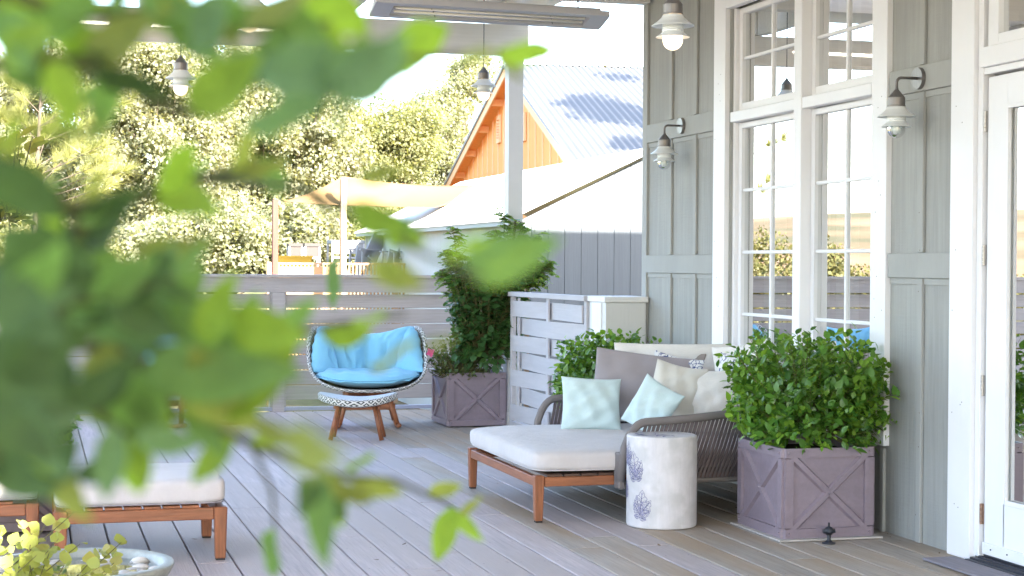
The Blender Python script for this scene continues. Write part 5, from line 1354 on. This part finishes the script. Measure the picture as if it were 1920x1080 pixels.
def fbranch(pts, r0, r1, m='fgbranch', leaves=0, tones=('leaffg', 'leaffgb', 'leaffgo')):
    for q in range(leaves):
        t = gf.uniform(.05, 1)*(len(pts)-1); i = min(int(t), len(pts)-2); u = t-i
        x, y, D = [pts[i][c]*(1-u)+pts[i+1][c]*u for c in range(3)]
        dx, dy = pts[i+1][0]-pts[i][0], pts[i+1][1]-pts[i][1]; a = math.atan2(dy, dx)+gf.choice((-1, 1))*gf.uniform(.5, 1.1); L = gf.uniform(85, 150)*.46/D
        mx_, my_ = x+math.cos(a)*L*.6, y+math.sin(a)*L*.6
        if any(bx0 < mx_ < bx1 and by0 < my_ < by1 for bx0, bx1, by0, by1 in ((270, 410, 80, 210), (850, 980, 90, 230), (590, 820, 640, 760), (640, 830, 440, 640))): continue
        fleaf(x, y, x+math.cos(a)*L, y+math.sin(a)*L, D+gf.uniform(-.02, .03), gf.choice(tones), gf.uniform(-.9, .9), gf.uniform(.9, 1.3))
    P = [pd(x, y, D*1.1+.012)-nb for (x, y, D) in pts]; k = len(P); MB().tube(P, [r0+(r1-r0)*i/(k-1) for i in range(k)], 6).build('stem', MT[m], near, smooth=True)
G, B2, DK, T2, O2 = 'leaffg', 'leaffgb', 'leaffgd', 'leaffgt', 'leaffgo'
# (stalk x,y) (tip x,y) distance material face width
LEAVES = [
 (60, 620, 210, 430, .50, G, .1, 1.3), (200, 680, 330, 470, .47, T2, .2, 1.3), (560, 640, 310, 790, .46, B2, .2, 1.25), (260, 700, 560, 690, .45, G, -.2, 1.2), (240, 650, 250, 880, .50, G, .1, 1.2),
 (30, 560, 60, 790, .45, T2, .5, 1.1), (120, 640, 20, 850, .42, DK, .2, 1.5), (0, 430, 180, 560, .40, DK, .3, 1.5), (-20, 700, 150, 820, .40, DK, .1, 1.6), (180, 560, 60, 420, .45, DK, -.3, 1.2),
 (300, 600, 390, 500, .48, G, .3, 1.1), (100, 480, 210, 640, .52, G, -.1, 1.3), (-10, 600, 130, 700, .44, G, .4, 1.3), (0, 800, 190, 760, .40, T2, .2, 1.3), (60, 830, 160, 990, .46, O2, .6, 1.1), (-20, 870, 90, 930, .42, DK, .4, 1.2),
 (60, 120, 250, 130, .42, DK, .9, 1.2), (170, 120, 325, 195, .42, DK, 1.1, 1.4), (140, 190, 270, 130, .45, T2, .3, .9), (380, 330, 545, 318, .55, O2, 1.0, 1.0), (300, 360, 420, 300, .5, G, 1.1, 1.0),
 (480, 140, 700, 120, .38, T2, .2, 1.2), (620, 180, 760, 80, .38, T2, .4, 1.3), (520, 60, 470, 170, .40, G, .2, 1.2), (560, -20, 700, 70, .44, B2, .3, 1.1), (500, 0, 620, 90, .42, G, .2, 1.3), (700, 110, 862, 60, .50, B2, .45, 1.15), (640, 150, 790, 130, .42, G, .5, 1.2),
 (930, 95, 1058, 104, .52, B2, .55, .9), (930, 100, 985, 165, .45, O2, .9, .9), (930, 100, 850, 110, .42, O2, .5, 1.0), (0, -20, 150, 90, .45, B2, .3, 1.0), (60, 60, 200, -10, .42, G, .3, 1.1), (180, 50, 110, 130, .46, B2, .8, .8), (-20, 60, 90, 60, .42, G, .2, 1.2), (330, 10, 400, 110, .44, G, .4, 1.1), (420, -10, 350, 110, .4, T2, .2, 1.0), (160, 0, 300, 60, .48, B2, 1.0, .8),
 (0, 340, 130, 380, .42, DK, 1.0, 1.2), (-10, 200, 70, 240, .45, O2, .9, 1.0), (0, 260, 60, 215, .5, B2, 1.0, .9),
 (635, 480, 612, 585, .85, G, .95, 1.2), (670, 330, 758, 322, .50, O2, .8, 1.1), (660, 400, 745, 425, .46, B2, .7, 1.1), (730, 430, 800, 475, .44, B2, .6, 1.1), (690, 490, 800, 545, .42, O2, .3, 1.2), (720, 500, 760, 560, .42, B2, .4, 1.1),
 (905, 512, 1040, 474, .27, B2, 1.1, .75), (830, 470, 930, 450, .34, B2, .8, 1.0), (560, 605, 498, 606, .62, B2, .7, .9), (605, 632, 692, 628, .60, B2, .9, 1.2), (660, 600, 740, 600, .52, B2, 1.0, 1.0), (690, 690, 800, 640, .48, O2, 1.1, .9), (800, 645, 850, 640, .42, O2, 1.1, .9),
 (560, 900, 655, 985, .52, DK, .2, 1.25), (600, 900, 560, 960, .48, DK, .3, 1.1), (600, 890, 600, 1060, .50, G, .5, .9), (660, 900, 760, 935, .56, O2, .7, 1.1), (515, 990, 497, 1100, .62, G, .7, 1.0), (850, 950, 812, 1062, .80, B2, .15, 1.15), (840, 950, 905, 1020, .80, B2, .3, 1.0), (860, 965, 905, 935, .78, 'leaffgo', .8, .9),
 (440, 820, 350, 905, .50, B2, .5, 1.1), (350, 760, 420, 860, .48, G, .6, 1.0), (470, 780, 560, 850, .40, O2, .9, 1.1), (430, 600, 560, 640, .45, B2, .4, 1.1), (540, 830, 620, 860, .30, O2, .6, 1.3), (60, 900, 10, 850, .44, DK, .3, 1.1), (140, 900, 230, 860, .44, DK, .9, 1.0),
 (520, 720, 640, 770, .26, G, 1.1, .6),  (250, 470, 400, 470, .50, O2, 1.1, 1.2), (200, 240, 90, 260, .40, O2, 1.1, .8), (30, 30, 50, 140, .40, G, .7, 1.2), (450, 230, 640, 200, .36, T2, .7, 1.2),
 (-30, 300, 120, 420, .40, DK, .4, 1.3), (-40, 520, 110, 640, .38, DK, .2, 1.5), (-40, 640, 120, 760, .38, DK, .2, 1.5), (120, 460, 260, 560, .46, G, .2, 1.3), (150, 700, 310, 830, .44, G, .3, 1.2),
 (320, 560, 480, 700, .46, G, .2, 1.3), (330, 700, 500, 820, .46, O2, .4, 1.0), (150, 820, 60, 930, .42, DK, .3, 1.2), (200, 560, 340, 640, .45, DK, .2, 1.4), (60, 250, 180, 200, .42, O2, .8, 1.1),
 (-20, 20, 110, 130, .42, G, .3, 1.3), (90, 30, 210, 100, .44, B2, .5, 1.0), (250, -20, 380, 40, .42, G, .3, 1.2), (380, 60, 520, 20, .42, G, .3, 1.2), (420, 100, 560, 160, .40, T2, .3, 1.3),
 (560, 170, 500, 260, .40, G, .5, 1.0), (520, 120, 640, 160, .39, T2, .2, 1.5), (250, 380, 130, 470, .44, DK, .5, 1.2), (320, 470, 240, 560, .46, DK, .4, 1.2),
 (620, 250, 660, 150, .36, T2, .9, 1.0), (120, 350, 20, 330, .46, G, 1.1, 1.2), (150, 400, 280, 360, .44, DK, .9, 1.2), (0, 480, 20, 600, .38, DK, .3, 1.6), (60, 660, 190, 620, .40, DK, .5, 1.4), (20, 720, 130, 600, .38, DK, .4, 1.4),
]
for a in LEAVES: fleaf(a[0], a[1], a[2], a[3], a[4], a[5], a[6], a[7])
DKT = ('leaffg', 'leaffgd', 'leaffgt', 'leaffgd', 'leaffgb')
fbranch([(-80, 250, .42), (60, 360, .43), (140, 395, .44), (250, 372, .46), (380, 335, .50), (480, 310, .54)], .0035, .0012, leaves=7)
fbranch([(-60, 900, .40), (40, 760, .42), (90, 640, .44), (140, 520, .46), (150, 395, .44)], .004, .002, leaves=14, tones=DKT)
fbranch([(-80, 140, .40), (60, 105, .41), (200, 125, .42), (290, 195, .43), (400, 215, .42), (480, 150, .40), (640, 170, .38), (760, 110, .45), (930, 98, .48)], .0025, .0008, leaves=9)
fbranch([(90, 640, .44), (250, 660, .46), (430, 640, .46), (560, 620, .50), (660, 605, .55), (760, 590, .58)], .0022, .0007, leaves=9)
fbranch([(250, 660, .46), (330, 780, .48), (470, 830, .50), (600, 890, .51), (740, 900, .62), (850, 950, .80)], .002, .0007, leaves=7)
fbranch([(380, 335, .50), (560, 350, .48), (690, 410, .46), (780, 470, .42), (900, 520, .38)], .0018, .0006, leaves=3)
fbranch([(470, 830, .50), (510, 920, .56), (516, 990, .62)], .0012, .0006)
fbranch([(560, 350, .50), (620, 400, .65), (636, 480, .85)], .0012, .0006)
fbranch([(-60, 560, .38), (60, 570, .40), (200, 560, .42), (330, 520, .44)], .002, .0008, leaves=7, tones=DKT)
fbranch([(-60, 780, .38), (60, 760, .40), (180, 770, .42), (260, 830, .44)], .002, .0008, leaves=10, tones=DKT)
fbranch([(-40, -40, .40), (120, 30, .42), (300, 20, .43), (470, 60, .42), (620, 40, .42)], .0022, .0008, leaves=14)
